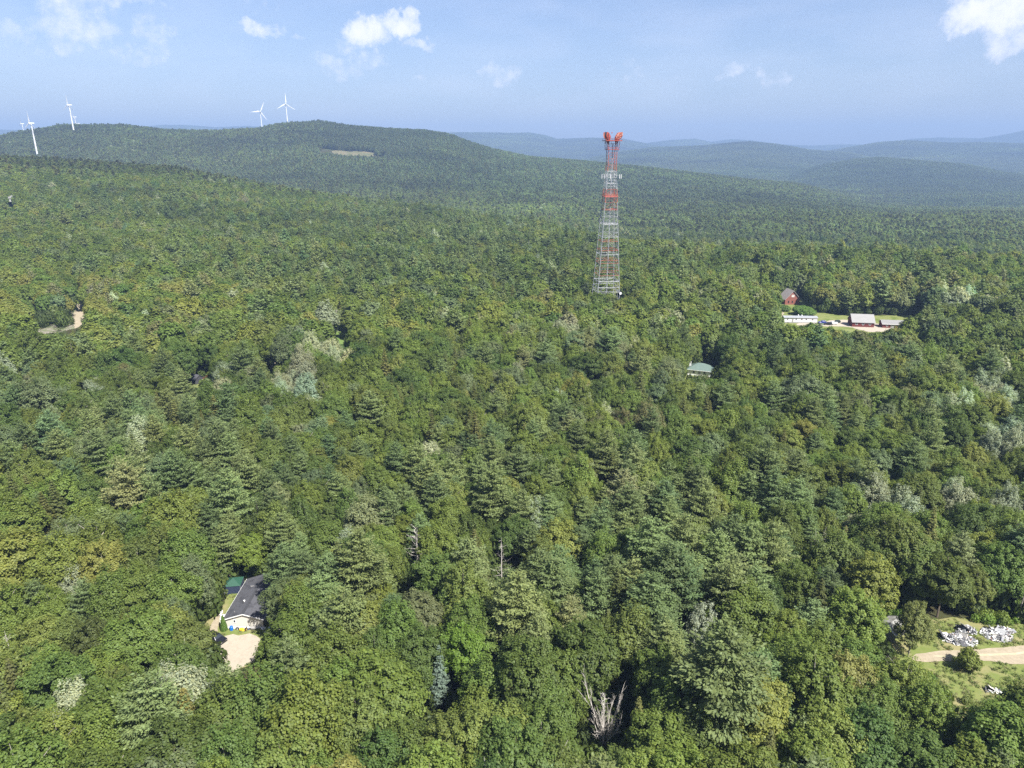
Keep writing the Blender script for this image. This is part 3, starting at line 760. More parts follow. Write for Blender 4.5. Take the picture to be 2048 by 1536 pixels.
for e in [(290, 745, 40, 24, .8), (505, 1385, 16, 30, .9), (370, 660, 40, 20, .5), (1420, 770, 40, 20, .5), (850, 1240, 20, 12, .6), (700, 580, 40, 14, .4), (1250, 860, 60, 50, .3), (1010, 870, 60, 60, .2)]:
    wbr += .6 * e[4] * ell(U0, V0, *e[:4])
reg = fbm(X, Y, 120, 61)
wp *= np.clip(1 + reg * 1.5, .15, 1.8); ws *= np.clip(1 + fbm(X, Y, 150, 71) * 1.6, .1, 1.8)
wp *= .8; ws *= .8; wb = np.clip(1 - .5 * (wp + ws), .12, 1)
tot = wp + ws + wb
rv = rng.random(n) * tot
isp = rv < wp; iss = (~isp) & (rv < wp + ws); isb = ~(isp | iss)
sil = isb & (rng.random(n) < np.clip(wsil, 0, .92)); yel = isb & ~sil & (rng.random(n) < np.clip(wyel, 0, .9)); brn = (isb | iss) & ~sil & ~yel & (rng.random(n) < np.clip(wbr, 0, .8))
kindi = np.zeros(n, int)
def pick(mask, opts):
    kindi[mask] = np.array(opts)[rng.integers(0, len(opts), mask.sum())]
fine = isb & (rng.random(n) < .34)
pick(isb, IDX['dome'] + IDX['dome'] + IDX['spiky']); pick(fine, IDX['fine']); pick(sil, IDX['spiky'] + IDX['fine']); pick(isp, IDX['pine']); pick(iss, IDX['spruce'])
PAL = {'dark': (.088, .126, .027), 'mid': (.122, .164, .031), 'lime': (.154, .202, .037), 'olive': (.130, .160, .036), 'yellow': (.162, .200, .045),
       'silver': (.262, .292, .185), 'grey': (.142, .178, .078), 'brown': (.142, .148, .060), 'pine': (.112, .152, .056), 'palepine': (.145, .188, .066), 'spruce': (.088, .102, .028), 'olivespruce': (.114, .120, .034)}
look = np.empty(n, object)
q = rng.random(n) + .22 * fbm(X, Y, 90, 81)
for m_, nm in ((q < .28, 'dark'), ((q >= .28) & (q < .62), 'mid'), ((q >= .62) & (q < .78), 'olive'), ((q >= .78) & (q < .9), 'lime'), (q >= .9, 'grey')): look[m_] = nm
look[isp] = np.where(rng.random(isp.sum()) < .5, 'pine', 'palepine'); look[iss] = np.where(rng.random(iss.sum()) < .5, 'spruce', 'olivespruce')
look[sil] = 'silver'; look[yel] = 'yellow'; look[brn] = 'brown'
TINT = np.array([PAL[k] for k in look]) * (1 + rng.normal(size=(n, 1)) * (.16 - .06 * np.clip(RD[:, None] / 800, 0, 1)) + .36 * fbm(X * .6, Y, 75, 83)[:, None] * np.clip(RD[:, None] / 400, .5, 1.3)) * (1 + rng.normal(size=(n, 1)) * .06 * np.array([1, 0, -.5]))
warmth = np.clip((760 - V0) / 200, 0, 1) * np.clip((V0 - 520) / 60, 0, 1) * .12      # lighter, yellower stand on the far edge of the plateau
TINT *= 1 + warmth[:, None] * np.array([1.0, 1.1, .2])
TINT = np.where(np.array([l_ == 'silver' for l_ in look])[:, None], np.clip(TINT, .02, .4), np.clip(TINT, .02, .2))
SCL = np.clip(rng.normal(1.03, .155, n), .68, 1.5) * np.clip(1 + .25 * fbm(X, Y, 60, 91), .75, 1.25)
SCL *= np.where(iss, rng.uniform(.7, 1.12, n), 1)
Hh = np.array([P0[k]['H'] for k in kindi]); Cc = np.array([P0[k]['cr'] for k in kindi])
# keep the real openings open
block = np.zeros(n, bool)
for (poly, dist) in OPEN:
    pl = np.array(poly, float)
    if dist == 900:
        c_ = pl.mean(0); b_ = min(SPECIAL.values(), key=lambda s_: float(np.hypot(*(np.array(proj(np.array([s_[0], s_[1], 9.0]))[:2]) - c_)))); dist = float(np.hypot(b_[0], b_[1])) - .5
    for (ox, fz) in ((0, .98), (0, .75), (0, .5), (0, .25), (.7, .6), (-.7, .6), (.9, .45), (-.9, .45), (.45, .85), (-.45, .85)):
        u, v, d = proj(np.stack([X + ox * Cc * SCL, Y, Z + fz * Hh * SCL], -1))
        block |= inside(pl, u, v) & (RD < dist)
small = block & (SCL > .62)
keep = ~block
# under the sight lines stand low shrubs where trees would block the view
idx = np.where(keep)[0]
X, Y, Z, RD, kindi, TINT, SCL, look, isb, isp, iss, sil, Hh, Cc = [a[idx] for a in (X, Y, Z, RD, kindi, TINT, SCL, look, isb, isp, iss, sil, Hh, Cc)]
n = len(X)
ROT = rng.uniform(0, 2 * math.pi, n); WS = rng.uniform(.88, 1.15, n)

# the largest in the picture become things of their own
u, v, d = proj(np.stack([X, Y, Z + Hh * SCL * .65], -1))
inv = (u > -25) & (u < 2073) & (v > -20) & (v < 1565)
size = SCL * Cc / d
single = np.zeros(n, bool)
for mk, lim in ((isb, 288), (isp, 140), (iss, 110)):
    c = np.where(mk & inv)[0]; c = c[np.argsort(-size[c])][:lim]; single[c] = True
LOOKW = {'dark': 'dark green leafy tree', 'mid': 'mid green leafy tree', 'lime': 'bright lime green leafy tree', 'olive': 'olive green leafy tree', 'yellow': 'yellow green leafy tree', 'silver': 'silvery tree',
         'grey': 'grey green leafy tree', 'brown': 'brownish leafy tree', 'pine': 'blue green layered pine', 'palepine': 'pale green layered pine', 'spruce': 'dark pointed spruce', 'olivespruce': 'olive brown pointed spruce'}
MARKS = [(492, 1200, 'the grey-roofed house'), (474, 1310, 'the gravel yard'), (1210, 1440, 'the bleached snag'), (830, 1120, 'the dead pine'), (880, 1365, 'the blue spruce'),
         (1780, 1243, 'the grey shed'), (1925, 1268, 'the scrap heaps'), (1935, 1325, 'the round shrub'), (1003, 1120, 'the thin snag'), (925, 1312, 'the bright maple'),
         (25, 1305, 'the small snag'), (505, 1110, 'the lime green tree'), (1408, 1255, 'the whitish poplar'), (1790, 1025, 'the spreading silvery tree'), (1985, 1380, 'the meadow debris'),
         (240, 1500, 'the silvery thicket'), (155, 1125, 'the ashen tree'), (1440, 1365, 'the long silvery tree'), (1405, 742, 'the green-roofed house'), (1862, 868, 'the dark oak'), (683, 670, 'the grass strip'), (870, 890, 'the grey-green clump'), (1085, 1040, 'the small silvery clump'), (1640, 1098, 'the leafless brushy tree'), (270, 865, 'the pale round clump')]
def place_phrase(u, v):
    k = min(range(len(MARKS)), key=lambda i: (MARKS[i][0] - u) ** 2 + ((MARKS[i][1] - v) * 1.2) ** 2)
    mx, my, nm = MARKS[k]; du, dv = u - mx, v - my
    dist = math.hypot(du, dv)
    far = 'just ' if dist < 80 else ('' if dist < 190 else 'well ')
    if abs(dv) > abs(du) * 1.6: w = 'behind' if dv < 0 else 'in front of'
    elif abs(du) > abs(dv) * 1.6: w = 'left of' if du < 0 else 'right of'
    else: w = ('behind and ' if dv < 0 else 'in front and ') + ('left of' if du < 0 else 'right of')
    return far + w + ' ' + nm
order = np.where(single)[0]; order = order[np.argsort(-size[order])]
labels = {}
for i in order:
    s_ = SCL[i] * (Hh[i] / {'b': 14.5, 'p': 19, 's': 16.5}['b' if isb[i] else 'p' if isp[i] else 's'])
    sw = 'tall' if s_ > 1.12 else ('small' if s_ < .86 else 'medium')
    fm = {'dome': 'round ', 'spiky': 'upswept ', 'fine': 'feathery '}.get(VARIANTS[kindi[i]][0], '')
    labels.setdefault(sw + ' ' + fm + LOOKW[look[i]] + ' ' + place_phrase(u[i], v[i]), []).append(i)
for lab in list(labels):
    ids_ = labels[lab]
    if 2 <= len(ids_) <= 7 and len(lab.replace('-', ' ').split()) <= (13 if len(ids_) <= 3 else 12):
        ids_.sort(key=lambda i: -RD[i]); del labels[lab]
        for i_, w_ in zip(ids_, ('farther', 'nearer') if len(ids_) == 2 else ('farthest', 'middle', 'nearest') if len(ids_) == 3 else ['farthest', 'second farthest', 'third farthest', 'fourth farthest', 'fifth farthest', 'sixth farthest'][:len(ids_) - 1] + ['nearest']): labels[lab + ', the ' + w_] = [i_]
for lab, ids in labels.items():
    for i in ids:
        k = kindi[i]; nm = {'b': 'broadleaf_tree', 'p': 'pine_tree', 's': 'spruce_tree'}['b' if isb[i] else 'p' if isp[i] else 's']
        root = thing(nm, lab, 'tree', (X[i], Y[i], Z[i]), ROT[i], group=(lab if len(ids) > 1 else {'b': 'leafy trees of the wood', 'p': 'pines of the wood', 's': 'spruces of the wood'}['b' if isb[i] else 'p' if isp[i] else 's']))
        root.scale = (SCL[i] * WS[i], SCL[i] * WS[i], SCL[i])
        link('trunk', trunk_me[k], root)
        c = link('crown', crown_me[k], root); c['tint'] = [float(a) for a in TINT[i]]

# everything beyond: one mass of trees
P1 = [make_proto(k, s, 1) for k, s in VARIANTS]
P2 = [make_proto(k, s, 2) for k, s in VARIANTS]
meshes = [whole_tree(p, 'mass_tree') for p in P0] + [whole_tree(p, 'mass_tree') for p in P1]
NPATCH = 10; PS = 46.0
prng = np.random.default_rng(5)
for k in range(NPATCH):
    conif = [.12, .2, .3, .15, .5, .6, .75, .25, .85, .4][k]
    Vs = []; Fs = []; Cs_ = []; off = 0
    px, py = np.meshgrid(np.arange(-PS / 2, PS / 2, 6.6), np.arange(-PS / 2, PS / 2, 6.0)); px = px.ravel(); py = py.ravel()
    px = px + prng.uniform(-2.2, 2.2, len(px)); py = py + prng.uniform(-2.2, 2.2, len(py))
    for a, b in zip(px, py):
        con = prng.random() < conif
        pi = prng.choice(IDX['pine'] + IDX['spruce']) if con else prng.choice(IDX['dome'] + IDX['spiky'] + IDX['fine'])
        p = P2[pi]; s = prng.uniform(.85, 1.15); t = prng.uniform(0, 6.28); ct, st = math.cos(t), math.sin(t)
        v_ = p['V'] * s; v_ = np.stack([v_[:, 0] * ct - v_[:, 1] * st + a, v_[:, 0] * st + v_[:, 1] * ct + b, v_[:, 2]], -1)
        if con: lk = prng.choice(['pine', 'spruce', 'spruce', 'palepine', 'olivespruce'])
        else: lk = prng.choice(['dark', 'mid', 'mid', 'olive', 'lime', 'grey', 'silver'], p=[.25, .25, .15, .14, .09, .09, .03])
        Vs.append(v_); Fs.append(p['F'] + off); off += len(v_); Cs_.append(p['c'] * np.array(PAL[lk]) * prng.uniform(.8, 1.2))
    meshes.append(mesh_np('mass_wood', np.concatenate(Vs), np.concatenate(Fs), [LEAF], col=np.concatenate(Cs_)))
PC = proto_collection('mass_member', meshes)
m = ~single
nv = len(VARIANTS)
pts = [np.stack([X[m], Y[m], Z[m]], -1)]; rots = [np.stack([0 * X[m], 0 * X[m], ROT[m]], -1)]
scs = [np.stack([SCL[m] * WS[m], SCL[m] * WS[m], SCL[m]], -1)]; ids = [np.where(RD[m] < 330, kindi[m], kindi[m] + nv)]; tis = [TINT[m]]
# far patches
gx, gy = np.meshgrid(np.arange(-9000, 9001, 40.0), np.arange(0, 12900, 40.0)); gx = gx.ravel(); gy = gy.ravel()
gx = gx + prng.uniform(-6, 6, len(gx)); gy = gy + prng.uniform(-6, 6, len(gy))
rr_ = np.hypot(gx, gy); aa_ = np.arctan2(gx, gy)
k = (rr_ > R1 + 12) & (rr_ < 12800) & (np.abs(aa_) < .74)
gx, gy, rr_, aa_ = gx[k], gy[k], rr_[k], aa_[k]
gz = terrain(gx, gy)
# drop what lies well hidden behind nearer ground
azb = np.linspace(-.76, .76, 500); rb = np.geomspace(200, 13000, 400)
AB, RB = np.meshgrid(azb, rb, indexing='ij'); EB = (terrain(RB * np.sin(AB), RB * np.cos(AB)) + 4 - CAMZ) / RB
MX = np.maximum.accumulate(EB, axis=1)
ia = np.clip(((aa_ + .76) / 1.52 * 499).astype(int), 0, 499); ir = np.clip(np.searchsorted(rb, rr_ - 60) - 1, 0, 399)
vis = (gz + 24 + rr_ * .004 - CAMZ) / rr_ > MX[ia, ir]
for cp_ in FARC: vis &= ~inside(cp_, gx, gy)
for pl_ in (CLEARCUT, SANDPATH):
    for ox in (-20, 0, 20):
        u_, v_, d_ = proj(np.stack([gx + ox, gy, gz + 9], -1)); vis &= ~inside(np.array(pl_, float), u_, v_)
gx, gy, rr_, aa_, gz = [a[vis] for a in (gx, gy, rr_, aa_, gz)]
e = 25.0
nx_ = -(terrain(gx + e, gy) - terrain(gx - e, gy)) / (2 * e); ny_ = -(terrain(gx, gy + e) - terrain(gx, gy - e)) / (2 * e)
yaw = prng.integers(0, 4, len(gx)) * math.pi / 2
# euler XYZ: tilt in the rotated frame
rx = np.where(True, -np.arctan(ny_), 0); ry = np.arctan(nx_)
RT = []
for a, b, c in zip(nx_, ny_, yaw):
    nrm = Vector((a, b, 1)).normalized()
    qd = Vector((0, 0, 1)).rotation_difference(nrm) @ Euler((0, 0, c)).to_quaternion()
    RT.append(tuple(qd.to_euler()))
cn = fbm(gx * .5, gy, 330, 101) * 1.5 + fbm(gx, gy, 120, 105) * .7 + np.where(aa_ > .1, .38, .05) + .38 * (rr_ > 1900) + prng.normal(size=len(gx)) * .12
darkhill = (aa_ > .36) & (aa_ < .64) & (rr_ > 3700) & (rr_ < 5000)
ddarkcrest = (aa_ > -.25) & (aa_ < -.03) & (rr_ > 2350) & (rr_ < 3100)
cn = cn + .8 * darkhill + .5 * ddarkcrest
rank = np.argsort([.12, .2, .3, .15, .5, .6, .75, .25, .85, .4])
pid = rank[np.clip(((cn + .9) / 1.9 * NPATCH).astype(int), 0, NPATCH - 1)]
tv = (1 + .4 * fbm(gx, gy, 650, 131) + .5 * fbm(gx * .45, gy, 230, 111) + .35 * fbm(gx * .5, gy, 80, 113)) * np.where(darkhill, .9, 1) * np.where(ddarkcrest, .8, 1) + prng.normal(size=len(gx)) * .06
tt = np.stack([tv * (1 + .12 * fbm(gx, gy, 500, 121)), tv, tv * (1 - .1 * fbm(gx, gy, 500, 121))], -1)
pts.append(np.stack([gx, gy, gz], -1)); rots.append(np.array(RT)); scs.append(np.ones((len(gx), 3)) * [1, 1, 1]); ids.append(pid + 2 * nv); tis.append(tt)
forest = scatter('forest', PC, np.concatenate(pts), np.concatenate(rots), np.concatenate(scs), np.concatenate(ids), np.concatenate(tis),
                 kind='stuff', label='unbroken mixed wood running back over the hills')
print('trees', n, 'single', single.sum(), 'patches', len(gx), 'labels', len(labels))

# ------------------------------------------------------------------ single trees that stand out
def own_tree(name, label, key, kind, seed, tintc, H=None, W_=None, cat='tree', bark=None, leaf=None, cme=None):
    p = SPECIAL[key]
    g = VARIANTS.index(next(v for v in VARIANTS if v[0] == kind))
    ks = IDX[kind]; k = ks[seed % len(ks)]
    root = thing(name, label, cat, (p[0], p[1], tz(p[0], p[1])), seed * 1.3)
    hs = (H or P0[k]['H']) / P0[k]['H']; ws_ = (W_ or P0[k]['cr']) / P0[k]['cr']
    root.scale = (ws_, ws_, hs)
    link('trunk', trunk_me[k], root)
    c = link('crown', crown_me[k], root); c['tint'] = [float(a) for a in tintc]
    return root
own_tree('spruce_tree', 'small blue grey spruce standing out among round green leafy trees', 'blue_spruce', 'spruce', 1, (.13, .175, .135), H=14, W_=2.3)
own_tree('maple_tree', 'vivid lime green young tree at the corner of the wood behind the grey-roofed house', 'lime_tree', 'dome', 0, (.145, .195, .03), H=12, W_=4.2)
own_tree('maple_tree', 'bright yellow green round maple left of the small blue spruce', 'bright_maple', 'dome', 2, (.125, .20, .028), H=15, W_=4.6)
own_tree('poplar_tree', 'whitish silver-leaved poplar showing the pale undersides of its leaves', 'white_poplar', 'fine', 1, (.29, .32, .235), H=15, W_=4.0)
own_tree('birch_tree', 'light green bushy birch hiding half of the collapsed grey shed', 'shed_birch', 'fine', 2, (.165, .185, .055), H=12.5, W_=3.9)
own_tree('oak_tree', 'broad dark green oak with a spreading flat crown on the sunny slope', 'dark_oak', 'dome', 3, (.045, .085, .018), H=15, W_=8.0)
own_tree('maple_tree', 'dying reddish brown tree below the gravel yard', 'brown_tree', 'fine', 0, (.21, .155, .095), H=13, W_=2.6)
own_tree('broadleaf_tree', 'tall feathery grey green tree covering the right end of the grey-roofed house', 'house_tree', 'fine', 0, (.105, .135, .05), H=14.5, W_=5.0)
own_tree('broadleaf_tree', 'yellowish green tree overhanging the black car by the sandy yard', 'car_tree', 'dome', 1, (.12, .145, .035), H=12.5, W_=4.6)
def snag(key, label, H, r0, nb, sp, seed, fan=0):
    p = SPECIAL[key]
    root = thing('dead_tree', label, 'dead tree', (p[0], p[1], tz(p[0], p[1])))
    rg_ = np.random.default_rng(seed)
    mb = snag_mb(rg_, H, r0, nb, sp, fan)
    tr = MB(); tr.V = mb.V[:2]; tr.F = mb.F[:12]; tr.n = sum(len(v) for v in tr.V)
    tr.build('trunk', DEADW, root)
    br = MB(); off = sum(len(v) for v in mb.V[:2]); br.V = mb.V[2:]; br.F = [[i - off for i in f] for f in mb.F[16:]]
    br.build('branches', DEADW, root)
snag('dead_pine', 'dead pine with a pale trunk and spread bare boughs among green trees', 17, .26, 34, 4.2, 3)
snag('bare_snag', 'large bleached bare snag with many thin upright branches', 14, .32, 22, 2.8, 5, fan=9)
snag('thin_snag', 'thin grey snag with sagging bare twigs right of the dead pine', 15, .16, 26, 3.2, 7)
snag('small_snag', 'small pale snag with bare twigs at the edge of the wood', 13, .16, 22, 2.6, 9)
snag('grey_snag', 'grey bare tree beside the bright green grass strip', 13, .18, 10, 3.2, 11, fan=8)
snag('bare_tree', 'leafless grey brushy tree between dark pines on the near slope', 14, .14, 10, 3.2, 13, fan=10)
# leafy shrub by the track
p = SPECIAL['round_shrub']
rt = thing('shrub', 'round dense green shrub at the near edge of the dirt track', 'shrub', (p[0], p[1], 0))
rg_ = np.random.default_rng(12)
Vv_, Ff_, cc_ = crown_broad(rg_, 4.2, 2.5, .1, .3, 150, 'dome')
c = link('foliage', mesh_np('foliage', Vv_, Ff_, [LEAF], col=cc_), rt); c['tint'] = [.14, .17, .03]
sb = MB()
for i in range(7): sb.bar((0, 0, -.2), (math.cos(i) * 1.0, math.sin(i) * 1.0, 2.2), .1, n=4, w2=.04)
sb.build('stems', BARK, rt)

# low shrubs and weeds filling the openings
ug = np.random.default_rng(21)
tuft = []
for i in range(4):
    m_ = 26; c_ = ug.normal(size=(m_, 3)) * [.35, .35, .14] + [0, 0, .28]
    V_, F_ = rhombi(c_, ug.normal(size=(m_, 3)) * .7 + [0, 0, 1.3], .5, ug, aspect=.3, along=ug.normal(size=(m_, 3)) * .4 + [0, 0, 1])
    tuft.append(mesh_np('tuft', V_, F_, [LEAF], col=colvar(m_, ug)))
for i in range(4):
    m_ = 420; c_ = ug.normal(size=(m_, 3)); c_ /= np.linalg.norm(c_, axis=1, keepdims=True); nn_ = c_.copy(); c_ = c_ * ug.uniform(.6, 1, (m_, 1)) * [1.2, 1.2, 1.1] + [0, 0, .9]
    V_, F_ = rhombi(c_, nn_ + ug.normal(size=(m_, 3)) * .5, .32, ug, aspect=.8)
    tuft.append(mesh_np('bush', V_, F_, [LEAF], col=colvar(m_, ug)))
TC = proto_collection('weed_member', tuft)
def fill(name, label, polys, avoid, n_, pidx, tints, smin, smax, seed, edge=None):
    r_ = np.random.default_rng(seed); xs = []; ys = []
    for P in polys:
        lo = P.min(0); hi = P.max(0); k = int(n_ * (hi[0] - lo[0]) * (hi[1] - lo[1]))
        a = r_.uniform(lo[0], hi[0], k); b = r_.uniform(lo[1], hi[1], k); m_ = inside(P, a, b)
        xs.append(a[m_]); ys.append(b[m_])
    a = np.concatenate(xs); b = np.concatenate(ys)
    m_ = np.ones(len(a), bool)
    for Q in avoid: m_ &= ~inside(Q, a, b)
    m_ &= fbm(a, b, 9, seed) > -.25 if edge is None else True
    a, b = a[m_], b[m_]; k = len(a)
    sc = r_.uniform(smin, smax, k)
    t_ = np.array(tints)[r_.integers(0, len(tints), k)] * r_.uniform(.8, 1.2, (k, 1))
    scatter(name, TC, np.stack([a, b, terrain(a, b)], -1), np.stack([a * 0, a * 0, r_.uniform(0, 6.28, k)], -1), np.stack([sc, sc, sc * r_.uniform(.8, 1.3, k)], -1), np.array(pidx)[r_.integers(0, len(pidx), k)], t_, kind='stuff', label=label)
GP = lambda pl: gpoly(pl)
house_rect = np.array([(-62.2, 124.5), (-51.5, 124.5), (-51.5, 142), (-62.2, 142)])
yardp = GP([(436, 1284), (452, 1272), (500, 1268), (522, 1272), (521, 1302), (506, 1324), (488, 1345), (462, 1340), (440, 1316), (426, 1300)])
pathp = GP([(416, 1270), (430, 1236), (440, 1222), (446, 1224), (438, 1250), (440, 1278), (432, 1292), (420, 1292)])
trackp = GP(TRACK)
WT = [(.13, .18, .045), (.16, .19, .055), (.11, .15, .035), (.20, .19, .09)]
fill('meadow_grass', 'tall weeds and grass of the meadow by the dirt track', [GP(MEADOW)], [trackp], 1.6, [0, 1, 2, 3], WT, .4, .95, 31)
fill('yard_grass', 'uneven grass and weeds round the grey-roofed house', [GP(YARD)], [house_rect, yardp, pathp], 2.0, [0, 1, 2, 3], WT, .3, .7, 32)
fill('bramble_thicket', 'low bright green bramble growth at the back of the meadow', [GP([(1728, 1192), (1806, 1188), (1815, 1232), (1800, 1240), (1755, 1240), (1735, 1232)]), GP([(1940, 1240), (2060, 1232), (2060, 1246), (1950, 1252)])], [], .5, [4, 5, 6, 7], [(.13, .20, .03), (.10, .17, .03), (.16, .21, .04)], .6, 1.3, 33)
fill('edge_brush', 'low brush along the near edge of the meadow', [GP([(1870, 1370), (1900, 1395), (2010, 1425), (2200, 1425), (2200, 1545), (2040, 1530), (1900, 1450)]), GP([(1815, 1325), (1880, 1345), (1900, 1395), (1890, 1450), (1820, 1420)]), GP([(1785, 1290), (1845, 1296), (1842, 1330), (1868, 1350), (1840, 1350)])], [trackp], .12, [4, 5, 6, 7], [(.09, .14, .03), (.07, .11, .03), (.14, .17, .05)], .5, 1.2, 34)
fill('far_brush', 'low bushes on the lawn round the trailer and the barn', [GP([(1540, 622), (1570, 600), (1560, 640), (1540, 640)]), GP([(1600, 655), (1680, 660), (1700, 672), (1600, 668)]), GP(LOT), GP(COPSE)], [], .04, [4, 5, 6, 7], [(.10, .15, .03), (.14, .19, .04)], .7, 1.6, 35)
# understorey: saplings and brush that close the gaps between the trunks
gxu, gyu = hexgrid(50, 620, 3.8, .86, np.random.default_rng(9))
rdu = np.hypot(gxu, gyu); ku = np.random.default_rng(10).random(len(gxu)) < .8
for cp_ in CLEAR: ku &= ~inside(cp_, gxu, gyu)
gxu, gyu = gxu[ku], gyu[ku]; zu = terrain(gxu, gyu); ru_ = np.random.default_rng(11); su = ru_.uniform(1.3, 3.0, len(gxu)); hu = su * ru_.uniform(1.0, 1.9, len(gxu))
bu = np.zeros(len(gxu), bool)
for (poly, dist) in OPEN:
    if dist == 900: continue
    pl = np.array(poly, float)
    for (ox, fz) in ((0, 2.0), (0, 1.0), (1.1, .9), (-1.1, .9)):
        uu, vv, dd_ = proj(np.stack([gxu + ox * su, gyu, zu + fz * hu], -1)); bu |= inside(pl, uu, vv) & (np.hypot(gxu, gyu) < min(dist, 500))
gxu, gyu, zu, su, hu = [a[~bu] for a in (gxu, gyu, zu, su, hu)]
tu = np.array([(.075, .105, .026), (.09, .125, .03), (.11, .14, .035), (.06, .085, .022)])[ru_.integers(0, 4, len(gxu))] * ru_.uniform(.8, 1.2, (len(gxu), 1))
scatter('understorey', TC, np.stack([gxu, gyu, zu], -1), np.stack([0 * gxu, 0 * gxu, ru_.uniform(0, 6.28, len(gxu))], -1), np.stack([su, su, hu], -1), ru_.integers(4, 8, len(gxu)), tu, kind='stuff', label='saplings and brush between the trunks of the wood')
fill('slash', 'grey broken branches and stumps on the log landing', [GP(ROCKS)], [], .25, [0, 1, 2, 3], [(.32, .30, .26), (.22, .2, .17), (.1, .12, .05)], .8, 2.4, 36)

# ------------------------------------------------------------------ materials of built things
SIDING = surf('beige_siding', (.56, .53, .475), (.52, .49, .435), scale=2, stretch=(.2, .2, 6), rough=.7)
WHITE = surf('white_paint', (.74, .735, .72), (.68, .67, .65), scale=1.5, rough=.6)
SHINGLE = surf('dark_shingle', (.058, .058, .066), (.085, .085, .092), scale=3.5, detail=8, rough=.95, spec=.15, c3=(.05, .05, .056), s3=.7)
GLASS = surf('dark_glass', (.02, .025, .03), (.03, .035, .04), rough=.15, spec=.6)
REDW = surf('dark_red_boards', (.15, .035, .03), (.11, .026, .022), scale=2, stretch=(4, 4, .3), rough=.85)
REDW2 = surf('weathered_red_boards', (.24, .085, .06), (.18, .065, .05), scale=2, stretch=(4, 4, .3), rough=.85)
METALR = surf('pale_metal_roof', (.22, .215, .205), (.17, .165, .16), scale=1.2, stretch=(3, .2, .2), rough=.5, spec=.5)
GREYR = surf('grey_trailer_roof', (.20, .21, .225), (.26, .27, .28), scale=.8, rough=.8)
TANR = surf('brown_shingle', (.33, .29, .26), (.25, .22, .20), scale=1.5, rough=.95)
GREENR = surf('green_metal_roof', (.115, .16, .135), (.095, .135, .115), scale=.8, rough=.5, spec=.5)
GREYT = surf('grey_trim', (.30, .29, .27), (.24, .23, .22), scale=2)
def plain(name, c, rough=.6, spec=.4, metal=0): return surf(name, c, tuple(x * .85 for x in c), scale=4, rough=rough, spec=spec, metal=metal)
BLUEP = plain('blue_plastic', (.01, .12, .45), .4); YEL = plain('yellow_plastic', (.75, .48, .03), .4); BLACK = plain('black_rubber', (.02, .02, .022), .8, .2)
TARP = plain('green_tarp', (.02, .07, .045), .6); NAVY = plain('navy_cloth', (.025, .035, .07), .7); CHROME = plain('bright_metal', (.6, .6, .6), .3, .5, 1)
DKTAR = surf('black_drip', (.03, .03, .03), rough=.6)

def gable(name, label, cat, x, y, rz, Wd, Ln, wh, rh, wall, roof, z=0.0, over=.35, skirt=None, trim=None, th=.14, asym=0.0):
    """gabled building, ridge along its own Y axis, gable ends at -Ln/2 and +Ln/2"""
    t = thing(name, label, cat, (x, y, z), rz)
    w, l = Wd / 2, Ln / 2; s0 = .75 if skirt else -.3
    rx = asym
    mb = MB(); V_ = [(-w, -l, s0), (w, -l, s0), (w, l, s0), (-w, l, s0), (-w, -l, wh), (w, -l, wh), (w, l, wh), (-w, l, wh), (rx, -l, rh), (rx, l, rh)]
    mb.add(V_, [(0, 1, 5, 8, 4), (2, 3, 7, 9, 6), (1, 2, 6, 5), (3, 0, 4, 7), (0, 3, 2, 1), (4, 8, 9, 7), (8, 5, 6, 9)]); mb.build('wall', wall, t)
    if skirt: MB().box(-w + .03, w - .03, -l + .03, l - .03, -.3, s0).build('skirting', skirt, t)
    for sg in (-1, 1):
        ex = sg * (w + over); k = (rh - wh) / (w - sg * rx); ez = wh - k * over
        a, b = rx, ex
        V_ = [(a, -l - over, rh + .02), (b, -l - over, ez + .02), (b, l + over, ez + .02), (a, l + over, rh + .02)]
        V_ += [(p_[0], p_[1], p_[2] + th) for p_ in V_]
        MB().add(V_, [(0, 1, 2, 3), (7, 6, 5, 4), (0, 4, 5, 1), (1, 5, 6, 2), (2, 6, 7, 3), (3, 7, 4, 0)]).build('roof', roof, t)
        if trim:
            for yy in (-l - over - .03, l + over + .03):
                MB().bar((rx, yy, rh + .02), (ex, yy, ez + .02), .06, .2).build('bargeboard', trim, t)
            MB().box(min(ex, ex + sg * .05), max(ex, ex + sg * .05), -l - over, l + over, ez - .1, ez + .16).build('fascia', trim, t)
    return t
def window(t, p, n_, w, h, frame=None, pane=None, bars=True, name='window'):
    """window on an axis-aligned wall: p centre on the wall face, n_ outward axis 'x','-x','y','-y'"""
    frame = frame or WHITE; pane = pane or GLASS
    e = link(name, None, t, p)
    ang = {'-y': 0, 'x': math.pi / 2, 'y': math.pi, '-x': -math.pi / 2}[n_]
    e.rotation_euler = (0, 0, ang)
    f = MB(); b = .09
    f.box(-w / 2 - b, w / 2 + b, -.06, 0, h / 2, h / 2 + b).box(-w / 2 - b, w / 2 + b, -.07, 0, -h / 2 - b, -h / 2).box(-w / 2 - b, -w / 2, -.06, 0, -h / 2, h / 2).box(w / 2, w / 2 + b, -.06, 0, -h / 2, h / 2)
    if bars: f.box(-w / 2, w / 2, -.05, -.012, -.03, .03)
    f.build('frame', frame, e)
    MB().box(-w / 2, w / 2, -.011, .02, -h / 2, h / 2).build('pane', pane, e)
def door(t, p, n_, w, h, mat):
    e = link('door', None, t, p); e.rotation_euler = (0, 0, {'-y': 0, 'x': math.pi / 2, 'y': math.pi, '-x': -math.pi / 2}[n_])
    MB().box(-w / 2, w / 2, -.05, .02, 0, h).build('leaf', mat, e)
    MB().box(w / 2 - .16, w / 2 - .08, -.1, -.05, h * .45, h * .5).build('handle', CHROME, e)

